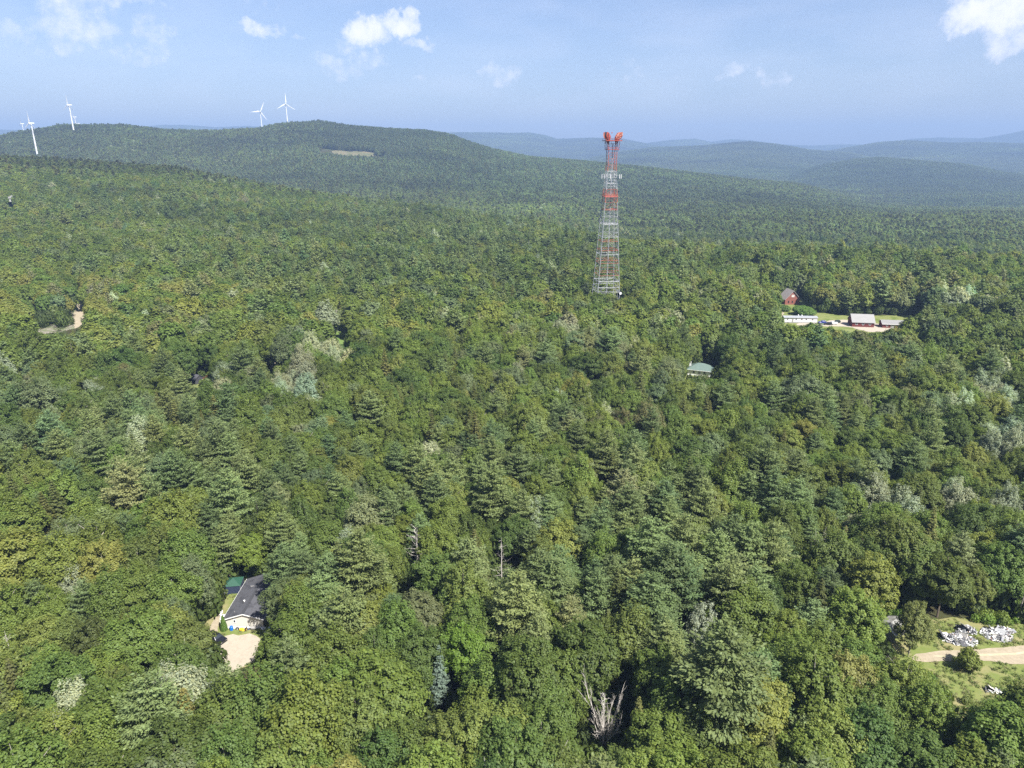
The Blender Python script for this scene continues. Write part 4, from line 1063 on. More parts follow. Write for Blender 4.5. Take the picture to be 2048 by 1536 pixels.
# near house
h = gable('mobile_home', 'beige mobile home with dark grey shingle roof beside the sandy yard', 'house', -56.9, 133.0, R(0.5), 8.0, 14.2, 2.75, 4.0, SIDING, SHINGLE, skirt=WHITE, trim=WHITE)
window(h, (-2.0, -7.1, 2.1), '-y', .38, .62, bars=False)
window(h, (-4.0, -3.5, 1.9), '-x', 1.0, 1.1); window(h, (-4.0, 1.5, 1.9), '-x', 1.0, 1.1); window(h, (-4.0, 5.0, 1.9), '-x', .7, .7)
door(h, (-4.0, -1.2, .75), '-x', .95, 1.95, WHITE)
window(h, (4.0, -3.5, 1.9), 'x', 1.0, 1.1); window(h, (4.0, 2.5, 1.9), 'x', 1.0, 1.1)
MB().lathe([(.14, 0), (.14, .45), (.2, .45), (.2, .55), (.0, .62)], 10, (-1.3, -2.6, 3.55)).build('vent_pipe', WHITE, h)
MB().lathe([(.16, 0), (.16, .3), (.22, .3), (.1, .42)], 10, (-1.3, -3.1, 3.5)).build('vent_pipe', DKTAR, h)
MB().lathe([(.07, 0), (.07, .4)], 8, (-2.3, -5.8, 3.25)).build('vent_pipe', GREYT, h)
MB().box(-1.9, -.9, 3.1, 3.22, 3.6, 3.82).build('roof_cap', GREYT, h)
MB().box(-.28, .28, -7.4, 7.4, 4.1, 4.19).build('ridge_cap', surf('ridge_shingle', (.045, .045, .05), rough=.9), h)
MB().lathe([(.12, 0), (.12, .1)], 10, (.1, -7.13, 3.5)).build('gable_vent', WHITE, h)
for i in range(8): MB().box(-3.9 + i * .98, -3.9 + i * .98 + .9, -7.13, -7.07, .08, .66).build('skirting_panel', WHITE, h)

def at(px, py, z=0.0):
    p_ = W(px, py, z); return (p_[0], p_[1], 0)
# things along the gable wall
b_ = thing('barrel', 'bright blue plastic barrel at the corner of the mobile home', 'barrel', at(463.5, 1262))
MB().lathe([(.3, 0), (.36, .12), (.37, .5), (.39, .55), (.37, .6), (.36, 1.05), (.3, 1.12)], 16).build('shell', BLUEP, b_); MB().lathe([(.31, 1.12), (.31, 1.16)], 14).build('lid', BLUEP, b_)
b_ = thing('tyre', 'black tyre leaning on the white skirting of the mobile home', 'tyre', (at(476.5, 1259)[0], 125.55, .42)); b_.rotation_euler = (R(78), 0, 0)
def torus(R0, r0, n=20, k=8):
    V_ = [((R0 + r0 * math.cos(2 * math.pi * j / k)) * math.cos(2 * math.pi * i / n), (R0 + r0 * math.cos(2 * math.pi * j / k)) * math.sin(2 * math.pi * i / n), r0 * math.sin(2 * math.pi * j / k)) for i in range(n) for j in range(k)]
    return V_, [(i * k + j, ((i + 1) % n) * k + j, ((i + 1) % n) * k + (j + 1) % k, i * k + (j + 1) % k) for i in range(n) for j in range(k)]
MB().add(*torus(.3, .12)).build('casing', BLACK, b_); MB().lathe([(.19, -.03), (.19, .03)], 12).build('hub', GREYT, b_)
b_ = thing('lawn_mower', 'yellow ride-on mower parked against the mobile home', 'mower', at(487, 1262), R(4))
MB().box(-.75, -.05, -.3, .3, .3, .72).build('bonnet', YEL, b_, bevel=.08); MB().box(-.15, .75, -.42, .42, .18, .42).build('deck', YEL, b_, bevel=.06)
MB().box(.25, .7, -.22, .22, .45, .6).box(.62, .74, -.22, .22, .6, .95).build('seat', BLACK, b_, bevel=.04)
MB().bar((-.05, 0, .7), (.1, 0, 1.0), .04).build('steering_column', BLACK, b_)
for sx, rr2 in ((-.6, .2), (.55, .27)):
    for sy in (-.42, .42):
        w_ = MB(); w_.lathe([(rr2, -.08), (rr2, .08)], 14); o = w_.build('wheel', BLACK, b_, ); o.location = (sx, sy, rr2); o.rotation_euler = (R(90), 0, 0)
b_ = thing('wheelbarrow', 'dark upturned wheelbarrow between the yellow mower and the grill', 'wheelbarrow', at(497, 1261), R(20))
MB().add([(-.5, -.3, .05), (.5, -.25, .05), (.5, .25, .05), (-.5, .3, .05), (-.3, -.16, .45), (.35, -.14, .45), (.35, .14, .45), (-.3, .16, .45)], [(0, 1, 5, 4), (1, 2, 6, 5), (2, 3, 7, 6), (3, 0, 4, 7), (4, 5, 6, 7)]).build('tray', NAVY, b_)
MB().bar((-.5, -.2, .3), (-1.0, -.22, .1), .04).build('handle', GREYT, b_); MB().bar((-.5, .2, .3), (-1.0, .22, .1), .04).build('handle', GREYT, b_)
b_ = thing('grill', 'grey barbecue grill with a domed lid near the right corner of the mobile home', 'grill', at(507, 1262), 0)
MB().box(-.4, .4, -.25, .25, .6, .85).build('firebox', GREYT, b_, bevel=.04); o = MB().add(*[[(x_, .27 * math.cos(a_), .86 + .27 * math.sin(a_)) for x_ in (-.4, .4) for a_ in np.linspace(0, math.pi, 8)], [(i, i + 1, 8 + i + 1, 8 + i) for i in range(7)] + [tuple(range(8))[::-1], tuple(range(8, 16))]]).build('lid', GREYT, b_)
for sx in (-.35, .35):
    for sy in (-.2, .2): MB().bar((sx, sy, 0), (sx, sy, .6), .05).build('leg', BLACK, b_)
MB().box(.42, .8, -.22, .22, .78, .82).build('side_shelf', GREYT, b_)
for i, (px_, py_, s_, lb) in enumerate([(527, 1259, .5, 'white crumpled sack by the right corner of the mobile home'), (541, 1264, .75, 'white plastic bin at the foot of the tree beside the mobile home'), (531, 1268, .42, 'small pale bucket at the edge of the sandy yard')]):
    b_ = thing(['sack', 'plastic_bin', 'bucket'][i], lb, ['sack', 'bin', 'bucket'][i], at(px_, py_))
    if i == 0:
        bm = bmesh.new(); bmesh.ops.create_icosphere(bm, subdivisions=2, radius=s_)
        for v_ in bm.verts: v_.co = v_.co * (1 + .3 * math.sin(v_.co.x * 13 + v_.co.z * 9) * math.cos(v_.co.y * 11)); v_.co.z = v_.co.z * .6 + .28
        me = bpy.data.meshes.new('bag'); bm.to_mesh(me); bm.free(); me.materials.append(WHITE); link('bag', me, b_)
    else:
        MB().lathe([(s_ * .38, 0), (s_ * .5, s_ * 1.3), (s_ * .56, s_ * 1.3), (s_ * .56, s_ * 1.38)], 14).build('body', WHITE, b_)
        MB().lathe([(s_ * .58, s_ * 1.39), (s_ * .2, s_ * 1.52)], 14).build('lid', WHITE if i == 1 else GREYT, b_)
# column shaped evergreen at the corner
a_ = at(449, 1262)
rt = thing('evergreen_shrub', 'narrow cone-shaped green evergreen at the left corner of the mobile home', 'shrub', a_)
rr3 = np.random.default_rng(44); m_ = 2600; zz = rr3.uniform(0, 1, m_) ** .8; th_ = rr3.uniform(0, 6.28, m_); r_ = .78 * (1 - zz) ** .6 * rr3.uniform(.75, 1.05, m_)
c_ = np.stack([np.cos(th_) * r_, np.sin(th_) * r_, zz * 3.9 + .05], -1)
V_, F_ = rhombi(c_, np.stack([np.cos(th_), np.sin(th_), 0 * th_ + .4], -1) + rr3.normal(size=(m_, 3)) * .4, .24, rr3, aspect=.5, along=np.tile([0, 0, 1.], (m_, 1)) + rr3.normal(size=(m_, 3)) * .3)
c = link('foliage', mesh_np('foliage', V_, F_, [NEEDLE], col=colvar(m_, rr3)), rt); c['tint'] = [.085, .15, .025]
MB().bar((0, 0, -.2), (0, 0, 2.5), .14, n=6, w2=.05).build('stem', BARK, rt)
# plastic chairs stacked out in a row
def chair(px_, py_, rz, label):
    t = thing('plastic_chair', label, 'chair', at(px_, py_), rz, group='white plastic chairs left of the mobile home')
    MB().box(-.25, .25, -.24, .24, .42, .46).build('seat', WHITE, t)
    MB().box(-.25, .25, .22, .26, .47, .9).build('backrest', WHITE, t)
    for sx in (-.22, .22):
        for sy in (-.2, .2): MB().bar((sx, sy, 0), (sx * .95, sy * .95, .42), .05).build('leg', WHITE, t)
        MB().box(sx - .03, sx + .03, -.22, .22, .62, .66).build('armrest', WHITE, t)
chair(443.5, 1228, .3, 'white plastic chair furthest from the sandy yard, left of the mobile home')
chair(443.5, 1235, .9, 'white plastic chair next to the last one along the dirt path')
chair(443, 1242, 0, 'white plastic chair in the middle of the row by the dirt path')
chair(443, 1249, 1.9, 'white plastic chair nearest the sandy yard on the dirt path')
t = thing('propane_tank', 'white propane tank against the left wall of the mobile home', 'tank', (-62.3, 128.6, 0))
prof = [(.0, 0), (.25, .06), (.36, .2), (.38, .3), (.38, 1.5), (.34, 1.62), (.18, 1.72), (0.08, 1.75)]
MB().lathe(prof, 16).build('body', WHITE, t); MB().lathe([(.12, 1.74), (.12, 1.9)], 10).build('valve_cover', GREYT, t)
# green canopy; the shade on its roof is put into a darker green
t = thing('canopy_tent', 'green roofed canopy with navy side cloths behind the mobile home', 'canopy', (-64.3, 140.0, 0), R(8))
MB().add([(-1.9, -1.9, 2.3), (1.9, -1.9, 2.3), (1.9, 1.9, 2.3), (-1.9, 1.9, 2.3), (0, 0, 3.4)], [(0, 1, 4), (1, 2, 4), (2, 3, 4), (3, 0, 4), (3, 2, 1, 0)]).build('roof', TARP, t)
for sx in (-1.8, 1.8):
    for sy in (-1.8, 1.8): MB().bar((sx, sy, 0), (sx, sy, 2.35), .07).build('pole', GREYT, t)
MB().box(-1.75, 1.75, -1.84, -1.80, .1, 2.28).build('side_cloth', NAVY, t); MB().box(1.80, 1.84, -1.75, 1.75, .1, 2.28).build('side_cloth', NAVY, t)
t = thing('camping_table', 'white table top showing through the trees behind the mobile home', 'table', at(575, 1131), .3)
MB().box(-.9, .9, -.4, .4, .72, .76).build('tabletop', WHITE, t)
for sx in (-.8, .8):
    for sy in (-.33, .33): MB().bar((sx, sy, 0), (sx, sy, .72), .05).build('leg', GREYT, t)

# ------------------------------------------------------------------ vehicles
def car(label, loc, rz, paint, kind='suv', group=None):
    t = thing('parked_' + ('truck' if kind == 'pickup' else 'car'), label, 'truck' if kind == 'pickup' else 'car', loc, rz)
    if group: t['group'] = group
    PROF = {'suv': [(-2.3, .35), (-2.35, .8), (-2.25, 1.02), (-1.05, 1.12), (-.45, 1.68), (1.75, 1.72), (2.2, 1.1), (2.3, .75), (2.25, .35)],
            'pickup': [(-2.75, .45), (-2.8, .95), (-2.65, 1.12), (-1.35, 1.22), (-.75, 1.82), (.55, 1.84), (.85, 1.22), (2.75, 1.2), (2.8, .6), (2.75, .45)]}[kind]
    hw = .92; n_ = len(PROF); V_ = []
    for sy in (-1, 1):
        for (x_, z_) in PROF: V_.append((x_, sy * (hw if z_ < 1.25 else hw * .8), z_))
    F_ = [tuple(range(n_)), tuple(range(n_, 2 * n_))[::-1]] + [((i + 1) % n_, i, n_ + i, n_ + (i + 1) % n_) for i in range(n_)]
    MB().add(V_, F_).build('body', paint, t, bevel=.07)
    gx0, gx1 = ((-.35, 1.65) if kind == 'suv' else (-.65, .5)); zt = 1.6 if kind == 'suv' else 1.74; zb = 1.2 if kind == 'suv' else 1.3
    for sy in (-1, 1):
        y0 = sy * (hw * .9)
        MB().add([(gx0 - .35, sy * .90, zb), (gx1 + .15, sy * .90, zb), (gx1, sy * .76, zt), (gx0, sy * .76, zt), (gx0 - .35, sy * .86, zb), (gx1 + .15, sy * .86, zb), (gx1, sy * .72, zt), (gx0, sy * .72, zt)], [(0, 1, 2, 3), (7, 6, 5, 4), (0, 4, 5, 1), (1, 5, 6, 2), (2, 6, 7, 3), (3, 7, 4, 0)]).build('side_window', GLASS, t)
    xs0, xs1 = ((-1.0, -.5) if kind == 'suv' else (-1.3, -.8))
    MB().add([(xs0 - .03, -.74, 1.2), (xs0 - .03, .74, 1.2), (xs1 - .03, .66, zt + .03), (xs1 - .03, -.66, zt + .03), (xs0 + .03, -.74, 1.17), (xs0 + .03, .74, 1.17), (xs1 + .03, .66, zt), (xs1 + .03, -.66, zt)], [(3, 2, 1, 0), (4, 5, 6, 7), (0, 1, 5, 4), (1, 2, 6, 5), (2, 3, 7, 6), (3, 0, 4, 7)]).build('windscreen', GLASS, t)
    wx = 1.4 if kind == 'suv' else 1.75
    for sx in (-wx, wx):
        for sy in (-1, 1):
            w_ = link('wheel', None, t, (sx, sy * .84, .36)); w_.rotation_euler = (R(90), 0, 0)
            MB().lathe([(.22, -.12), (.36, -.11), (.36, .11), (.22, .12)], 16).build('tyre', BLACK, w_)
            MB().lathe([(.215, -.125), (.215, .125)], 12).build('rim', CHROME, w_)
    for sy in (-.62, .62):
        x_ = PROF[1][0]
        MB().box(x_ - .03, x_ + .1, sy - .18, sy + .18, .72, .88).build('headlight', CHROME, t)
        MB().box(PROF[-2][0] - .1, PROF[-2][0] + .03, sy - .14, sy + .14, .75, .98).build('tail_light', plain('red_lens', (.3, .01, .01), .3), t)
    MB().box(PROF[0][0] - .06, PROF[0][0] + .06, -.85, .85, .4, .58).build('bumper', BLACK, t, bevel=.03)
    return t
BLK = plain('black_car_paint', (.012, .012, .016), .2, .6); BLU = plain('blue_car_paint', (.02, .03, .18), .25, .5); WHT = plain('white_car_paint', (.75, .75, .75), .25, .5); GRN = plain('dark_green_paint', (.03, .04, .035), .3, .5)
car('black car at the left edge of the sandy yard, half under a tree', at(433, 1282), R(-28) + math.pi, BLK)

# ------------------------------------------------------------------ the compound on the far slope
def base_at(px_, py_): p_ = W(px_, py_, 0.0); return p_
p0 = base_at(1568, 646); p1 = base_at(1634, 647)
L_ = float(np.linalg.norm(p1 - p0)); cx, cy = (p0 + p1)[:2] / 2; ang = math.atan2(p1[1] - p0[1], p1[0] - p0[0])
t = gable('trailer_home', 'long white trailer home with grey roof on the far lawn', 'house', cx, cy + 2.2, ang + math.pi / 2, 4.6, L_, 3.3, 3.9, WHITE, GREYR, skirt=GREYT, trim=GREYT, z=tz(cx, cy))
for yy in (-7.5, -2.6, 0.6, 3.2, 6.8)[:5]: window(t, (-2.3, -yy, 2.35), '-x', .8, .9)
window(t, (2.3, 0, 2.2), 'x', 1, 1)
door(t, (-2.3, 4.6, .75), '-x', .95, 2.0, GREYT)
for dx in (-1.0, .8): MB().lathe([(.2, 0), (.2, .5), (.45, .5), (.1, .8)], 10, (dx * .3, dx, 3.85)).build('roof_vent', WHITE, t)
p0 = base_at(1703, 652); p1 = base_at(1750, 656)
L_ = float(np.linalg.norm(p1 - p0)); cx, cy = (p0 + p1)[:2] / 2; ang = math.atan2(p1[1] - p0[1], p1[0] - p0[0]) * .4
t = gable('barn', 'dark red barn with pale metal roof and three white windows', 'barn', cx + .3, cy + 4, ang + math.pi / 2 , 9.0, L_ - .4, 3.0, 6.6, REDW, METALR, trim=GREYT, z=tz(cx, cy), over=.4)
for yy in (3.6, .1, -3.6): window(t, (-4.5, yy, 1.9), '-x', .95, 1.15, bars=False)
window(t, (-1.5, -L_ / 2 + .2, 3.2), '-y', .8, 1.0); door(t, (2, -L_ / 2 + .2, 0), '-y', 1.0, 2.0, GREYT)
p0 = base_at(1769, 655); p1 = base_at(1808, 658)
cx, cy = (p0 + p1)[:2] / 2
t = gable('tool_shed', 'low dark red shed with a pale roof beside the barn', 'shed', cx, cy + 3, ang + math.pi / 2, 6.2, 12.0, 2.5, 4.0, REDW, METALR, trim=WHITE, z=tz(cx, cy), over=.45)
door(t, (-3.1, 0.5, 0), '-x', 2.2, 2.1, GREYT); window(t, (-3.1, 3.6, 1.4), '-x', .8, .8)
p0 = base_at(1582, 609)
t = gable('red_house', 'weathered red house with a steep tan roof above the white trailer', 'house', p0[0], p0[1] + 4, R(6), 10.0, 9.0, 3.8, 9.2, REDW2, TANR, trim=GREYT, z=tz(p0[0], p0[1]), over=.5)
window(t, (.0, -4.5, 5.8), '-y', 1.7, 1.3, frame=WHITE, pane=plain('pale_curtain', (.5, .45, .4)))
for xx in (-2.6, 0, 2.6): window(t, (xx, -4.5, 1.9), '-y', .8, 1.3, frame=REDW)
window(t, (-4.7, 0, 2.0), '-x', .9, 1.2)
zc = tz(*base_at(1645, 647)[:2])
def farat(px_, py_): p_ = base_at(px_, py_); return (p_[0], p_[1], tz(p_[0], p_[1]))
car('dark blue car parked at the right end of the white trailer', farat(1644, 647), R(5), BLU)
car('white pickup truck parked midway between trailer and barn', farat(1665, 649), R(12), WHT, 'pickup')
car('dark green car behind the white pickup truck', farat(1673, 646), R(20), GRN)
car('black car parked on the near side of the white pickup', farat(1656, 650), R(-10), BLK)
t = thing('satellite_dish', 'white satellite dish on a post behind the white trailer', 'dish', farat(1592, 629))
o = MB().lathe([(.05, -.12), (.45, -.05), (.7, .12), (.72, .12), (.5, -.02), (.05, -.08)], 18).build('bowl', WHITE, t); o.location = (0, 0, 1.9); o.rotation_euler = (R(60), 0, 0)
MB().bar((0, 0, -.2), (0, .1, 1.85), .08).build('post', GREYT, t)
t = thing('satellite_dish', 'second white dish, just right of the other, behind the white trailer', 'dish', farat(1597, 628))
o = MB().lathe([(.05, -.12), (.45, -.05), (.7, .12), (.72, .12), (.5, -.02), (.05, -.08)], 18).build('bowl', WHITE, t); o.location = (0, 0, 2.1); o.rotation_euler = (R(60), 0, .3)
MB().bar((0, 0, -.2), (0, .1, 2.05), .08).build('post', GREYT, t)
def round_bush(px_, py_, r_, h_, tn, label, seed):
    p_ = farat(px_, py_); rt = thing('bush', label, 'bush', p_)
    rg2 = np.random.default_rng(seed); a_, b2, c2_ = crown_broad(rg2, h_, r_, .1, .5, 60, 'dome')
    c = link('foliage', mesh_np('foliage', a_, b2, [LEAF], col=c2_), rt); c['tint'] = list(tn)
    MB().bar((0, 0, -.3), (0, 0, h_ * .5), .2, n=5, w2=.08).build('stem', BARK, rt)
round_bush(1607, 630, 7.0, 5.0, (.11, .19, .035), 'wide light green bush behind the white trailer', 51)
round_bush(1568, 622, 4.0, 3.6, (.09, .15, .03), 'low green bush on the lawn below the red house', 52)
round_bush(1552, 612, 3.8, 7.0, (.11, .17, .05), 'pale green round tree left of the red house', 53)
# green roofed house
p0 = base_at(1405, 753)
t = thing('cabin', 'small white house with a green hipped roof half hidden by trees', 'house', (p0[0], p0[1] + 4, tz(p0[0], p0[1])), R(-22))
MB().box(-5.2, 5.2, -3.8, 3.8, -.3, 2.9).build('wall', WHITE, t)
MB().add([(-5.8, -4.4, 2.8), (5.8, -4.4, 2.8), (5.8, 4.4, 2.8), (-5.8, 4.4, 2.8), (-1.2, 0, 5.2), (1.2, 0, 5.2)], [(0, 1, 5, 4), (1, 2, 5), (2, 3, 4, 5), (3, 0, 4), (3, 2, 1, 0)]).build('roof', GREENR, t)
MB().box(-5.85, 5.85, -4.46, -4.41, 2.66, 2.84).build('fascia', WHITE, t)
MB().box(-5.1, -4.4, -.4, .3, 2.9, 5.3).build('chimney', WHITE, t)
window(t, (-2.5, -3.8, 1.7), '-y', .9, 1.1); window(t, (2.2, -3.8, 1.7), '-y', .9, 1.1); door(t, (0, -3.8, .05), '-y', 1.0, 2.1, GREYT)
# hidden cabin and red brush in the copse
p0 = farat(388, 772)
t = gable('dark_cabin', 'small dark cabin in the shade under tall trees', 'cabin', p0[0], p0[1] + 2, R(60), 4.5, 6, 2.4, 3.8, surf('dark_boards', (.05, .05, .055), rough=.9), SHINGLE, z=p0[2])
window(t, (-2.25, 0, 1.4), '-x', .7, .7); door(t, (-2.25, 1.8, 0), '-x', .9, 1.9, GREYT)
round_bush(420, 772, 2.2, 4.5, (.17, .08, .045), 'reddish brown bush right of the dark cabin', 54)
p0 = Wt(22, 413)
t = gable('farm_house', 'distant white farmhouse among trees near the left edge', 'house', p0[0], p0[1], R(75), 9, 16, 3.5, 6.5, WHITE, METALR, z=p0[2] + 6)
window(t, (-4.5, 0, 2), '-x', 1.2, 1.4); window(t, (-4.5, 4, 2), '-x', 1.2, 1.4)
p0 = Wt(20, 296)
t = gable('wind_farm_shed', 'tiny pale building on the saddle left of the nearest turbine', 'shed', p0[0], p0[1], R(80), 10, 22, 9, 12, WHITE, WHITE, z=p0[2] + 4)
door(t, (-5, 0, .3), '-x', 3, 3.5, GREYT)

# ------------------------------------------------------------------ poles
def pole(px_, py_, H, label, arm=True, r_=.16):
    p_ = farat(px_, py_); t = thing('utility_pole', label, 'pole', p_)
    MB().bar((0, 0, -1), (0, 0, H), 2 * r_, n=8, w2=1.4 * r_).build('shaft', BARKG, t)
    if arm:
        MB().bar((-1.1, 0, H - .6), (1.1, 0, H - .6), .12).build('crossarm', BARKG, t)
        for sx in (-1, 0, 1): MB().lathe([(.05, 0), (.08, .1), (.05, .2)], 8, (sx, 0, H - .54)).build('insulator', WHITE, t)
pole(2034, 1243, 9.0, 'bare pale pole at the back of the meadow beyond the scrap heaps', arm=False, r_=.17)
pole(676, 668, 12.5, 'thin white utility pole above the bright green grass strip', r_=.2)

# ------------------------------------------------------------------ scrap and shed in the meadow
p0 = W(1782, 1268)
t = thing('collapsed_shed', 'collapsed grey shed with a torn tarpaulin roof behind the birch', 'shed', (p0[0], p0[1], 0), R(-52))
OLDW = surf('grey_weathered_boards', (.34, .33, .31), (.22, .215, .205), scale=2, stretch=(4, 4, .4), rough=.9)
OLDR = surf('mossy_tarpaper', (.24, .235, .225), (.13, .13, .11), scale=1.3, rough=.95, c3=(.36, .35, .34), s3=.6)
l_ = 2.4; w_ = 1.8
for i in range(14):
    y_ = -l_ + (i + .5) * 2 * l_ / 14
    MB().box(-w_ - .03, -w_ + .02, y_ - .21, y_ + .21, 0, 2.2 - .04 * (i % 3)).build('board', OLDW, t)
    if i < 10:
        x_ = -w_ + (i + .5) * 2 * w_ / 10; zt_ = 2.25 + 1.0 * (1 - abs(x_) / w_)
        for yy in (-l_, l_): MB().box(x_ - .2, x_ + .2, yy - .03, yy + .02, 0, zt_ - .05).build('board', OLDW, t)
MB().add([(-w_ - .4, -l_ - .4, 2.1), (0, -l_ - .4, 3.35), (0, l_ + .4, 3.1), (-w_ - .3, l_ + .4, 2.0), (-w_ - .4, -l_ - .4, 2.2), (0, -l_ - .4, 3.45), (0, l_ + .4, 3.2), (-w_ - .3, l_ + .4, 2.1)], [(0, 1, 2, 3), (7, 6, 5, 4), (0, 4, 5, 1), (1, 5, 6, 2), (2, 6, 7, 3), (3, 7, 4, 0)]).build('roof', OLDR, t)
MB().add([(0, -l_ - .4, 3.35), (w_ + .5, -l_ - .3, 1.6), (w_ + .9, l_, 1.3), (0, l_ + .4, 3.1), (0, -l_ - .4, 3.45), (w_ + .5, -l_ - .3, 1.7), (w_ + .9, l_, 1.4), (0, l_ + .4, 3.2)], [(0, 1, 2, 3), (7, 6, 5, 4), (0, 4, 5, 1), (1, 5, 6, 2), (2, 6, 7, 3), (3, 7, 4, 0)]).build('roof', OLDR, t)
MB().bar((-w_ - .4, -l_ - .45, 2.12), (0, -l_ - .45, 3.4), .08, .2).build('bargeboard', WHITE, t); MB().bar((w_ + .5, -l_ - .4, 1.62), (0, -l_ - .45, 3.4), .08, .2).build('bargeboard', WHITE, t)
ra = random.Random(5)
SCR = [plain('scrap_white', (.62, .62, .61), .6), plain('scrap_grey', (.22, .22, .23), .5), plain('scrap_dark', (.06, .06, .065), .7), plain('scrap_pale', (.56, .53, .48), .7), plain('scrap_rust', (.25, .12, .08), .8)]
def heap(px_, py_, rx_, ry_, hh, label, seed, npc, big, nm='scrap_heap'):
    ra = random.Random(seed); p_ = W(px_, py_); t = thing(nm, label, 'scrap heap', (p_[0], p_[1], 0), R(-8))
    def pc(mb, s0, s1, flat=True):
        a = ra.uniform(0, 6.28); d = math.sqrt(ra.random()); x_ = math.cos(a) * d * rx_; y_ = math.sin(a) * d * ry_
        z_ = hh * (1 - d * d) * ra.uniform(.35, 1.0)
        M_ = Matrix.Translation((x_, y_, z_ + .05)) @ Euler((ra.gauss(0, .45), ra.gauss(0, .45), ra.uniform(0, 6.28))).to_matrix().to_4x4()
        l1 = ra.uniform(s0, s1); l2 = l1 * ra.uniform(.15, .8); th_ = ra.uniform(.02, .12)
        bend = ra.uniform(-.2, .2) * l1
        V_ = [Vector((sx * l1 / 2, sy * l2 / 2, (bend if sx > 0 else 0) + zz)) for zz in (0, th_) for sy in (-1, 1) for sx in (-1, 1)]
        mb.add([tuple(M_ @ v_) for v_ in V_], [(0, 2, 3, 1), (4, 5, 7, 6), (0, 1, 5, 4), (2, 6, 7, 3), (0, 4, 6, 2), (1, 3, 7, 5)])
    ws_ = [.32, .25, .25, .14, .04]
    for k, sm in enumerate(SCR):
        mb = MB()
        for _ in range(int(npc * ws_[k])): pc(mb, .2, .95)
        o = mb.build('loose_scrap', sm, t); o['kind'] = 'stuff'
    for _ in range(big):
        mb = MB(); pc(mb, 1.2, 2.6); mb.build('panel', SCR[0 if ra.random() < .35 else ra.randint(1, 3)], t)
    mb = MB(); n_ = 20
    V_ = [(math.cos(2 * math.pi * i / n_) * rx_ * ra.uniform(.85, 1), math.sin(2 * math.pi * i / n_) * ry_ * ra.uniform(.85, 1), -.02) for i in range(n_)] + [(math.cos(2 * math.pi * i / n_) * rx_ * .5, math.sin(2 * math.pi * i / n_) * ry_ * .5, hh * .55) for i in range(n_)] + [(0, 0, hh * .7)]
    mb.add(V_, [(i, (i + 1) % n_, n_ + (i + 1) % n_, n_ + i) for i in range(n_)] + [(n_ + i, n_ + (i + 1) % n_, 2 * n_) for i in range(n_)]).build('mound', surf('heap_dirt', (.14, .13, .12), (.07, .065, .06), scale=3, rough=1), t)
heap(1917, 1280, 3.6, 1.7, .95, 'dark and white scrap heap nearer the birch', 3, 620, 20)
heap(1932, 1262, 1.9, 1.2, 1.2, 'tall white scrap heap behind the dark one, with torn sheets', 6, 420, 14)
heap(1992, 1271, 2.9, 2.2, .6, 'broad low white scrap heap on the right of the meadow', 4, 640, 18)
heap(2012, 1262, 1.6, 1.0, .35, 'small scatter of white scrap near the pole', 9, 160, 6)
heap(1990, 1384, 1.6, .6, .2, 'low pile of grey boards in the long grass of the meadow', 7, 26, 5)
bm = bmesh.new()
def rock(px_, py_, s_, label, sc=(1, 1, .7), mat=None):
    bm = bmesh.new(); bmesh.ops.create_icosphere(bm, subdivisions=3, radius=s_)
    for v_ in bm.verts:
        k_ = 1 + .22 * float(fbm(v_.co.x * 1.7 + px_, v_.co.y * 1.7 + v_.co.z * 2.1, s_ * 1.1, 7)); v_.co = Vector((v_.co.x * k_ * sc[0], v_.co.y * k_ * sc[1], max(-.1, v_.co.z * k_ * sc[2] + s_ * .25)))
    me = bpy.data.meshes.new('boulder'); bm.to_mesh(me); bm.free(); me.materials.append(mat or surf('pale_granite', (.5, .48, .45), (.33, .32, .3), scale=3, rough=.9))
    o = link('boulder', me, None, at(px_, py_), label=label, category='boulder')
rock(1763, 1312, 1.1, 'pale boulder at the wood edge below the collapsed shed', (.7, 1.3, .6))
t = thing('water_tank', 'small white tank with a bent pipe at the near edge of the meadow', 'tank', at(2001, 1424))
MB().lathe([(.2, 0), (.45, .15), (.5, .5), (.45, .85), (.2, 1.0)], 14).build('body', WHITE, t); MB().bar((.3, 0, .7), (.9, .2, 1.9), .07).build('pipe', GREYT, t)

# ------------------------------------------------------------------ lattice tower
ORANGE = plain('orange_steel', (.36, .10, .07), .7, .3); WST = plain('white_steel', (.50, .50, .51), .6, .3); GALV = plain('galvanised_steel', (.30, .31, .33), .55, .4)
HORNM = surf('orange_horn', (.50, .135, .07), (.36, .085, .05), scale=1.2, rough=.6, c3=(.62, .40, .33), s3=.9)
DKO = plain('dark_orange_steel', (.32, .06, .035), .7, .3)
TB = tz(TOWER[0], TOWER[1]); TR = float(math.hypot(*TOWER))
def zpx(y): d = pix_dir(1213, y); return CAMZ + d[2] / math.hypot(d[0], d[1]) * TR - TB
view = math.atan2(-TOWER[0], TOWER[1])
tw = thing('lattice_tower', 'tall orange and white lattice radio tower with horn antennas rising from the wood', 'tower', (TOWER[0], TOWER[1], TB), view + R(15))
ZT = zpx(287); ZK = zpx(330)
def hw(z):                     # half width at height z
    if z >= ZK: return 2.45
    zk2 = zpx(420)
    if z > zk2: return 2.45 + (ZK - z) / (ZK - zk2) * (3.95 - 2.45)
    return 3.95 + (zk2 - z) / zk2 * (7.5 - 3.95)
levels = [0]
z = 0.0
while z < ZT - 2.0:
    z += max(3.4, hw(z) * 1.02); levels.append(min(z, ZT))
levels[-1] = ZT
bands = [(zpx(338), 999, 'o'), (zpx(374), zpx(338), 'w'), (zpx(428), zpx(374), 'o'), (zpx(468), zpx(425), 'w'), (zpx(556), zpx(468), 'o'), (-9, zpx(556), 'w')]
def bmat(z, leg=False):
    for a, b, c in bands:
        if a <= z < b: return (ORANGE if (c == 'o' and not (leg and z < zpx(406))) else (GALV if leg else WST))
    return WST
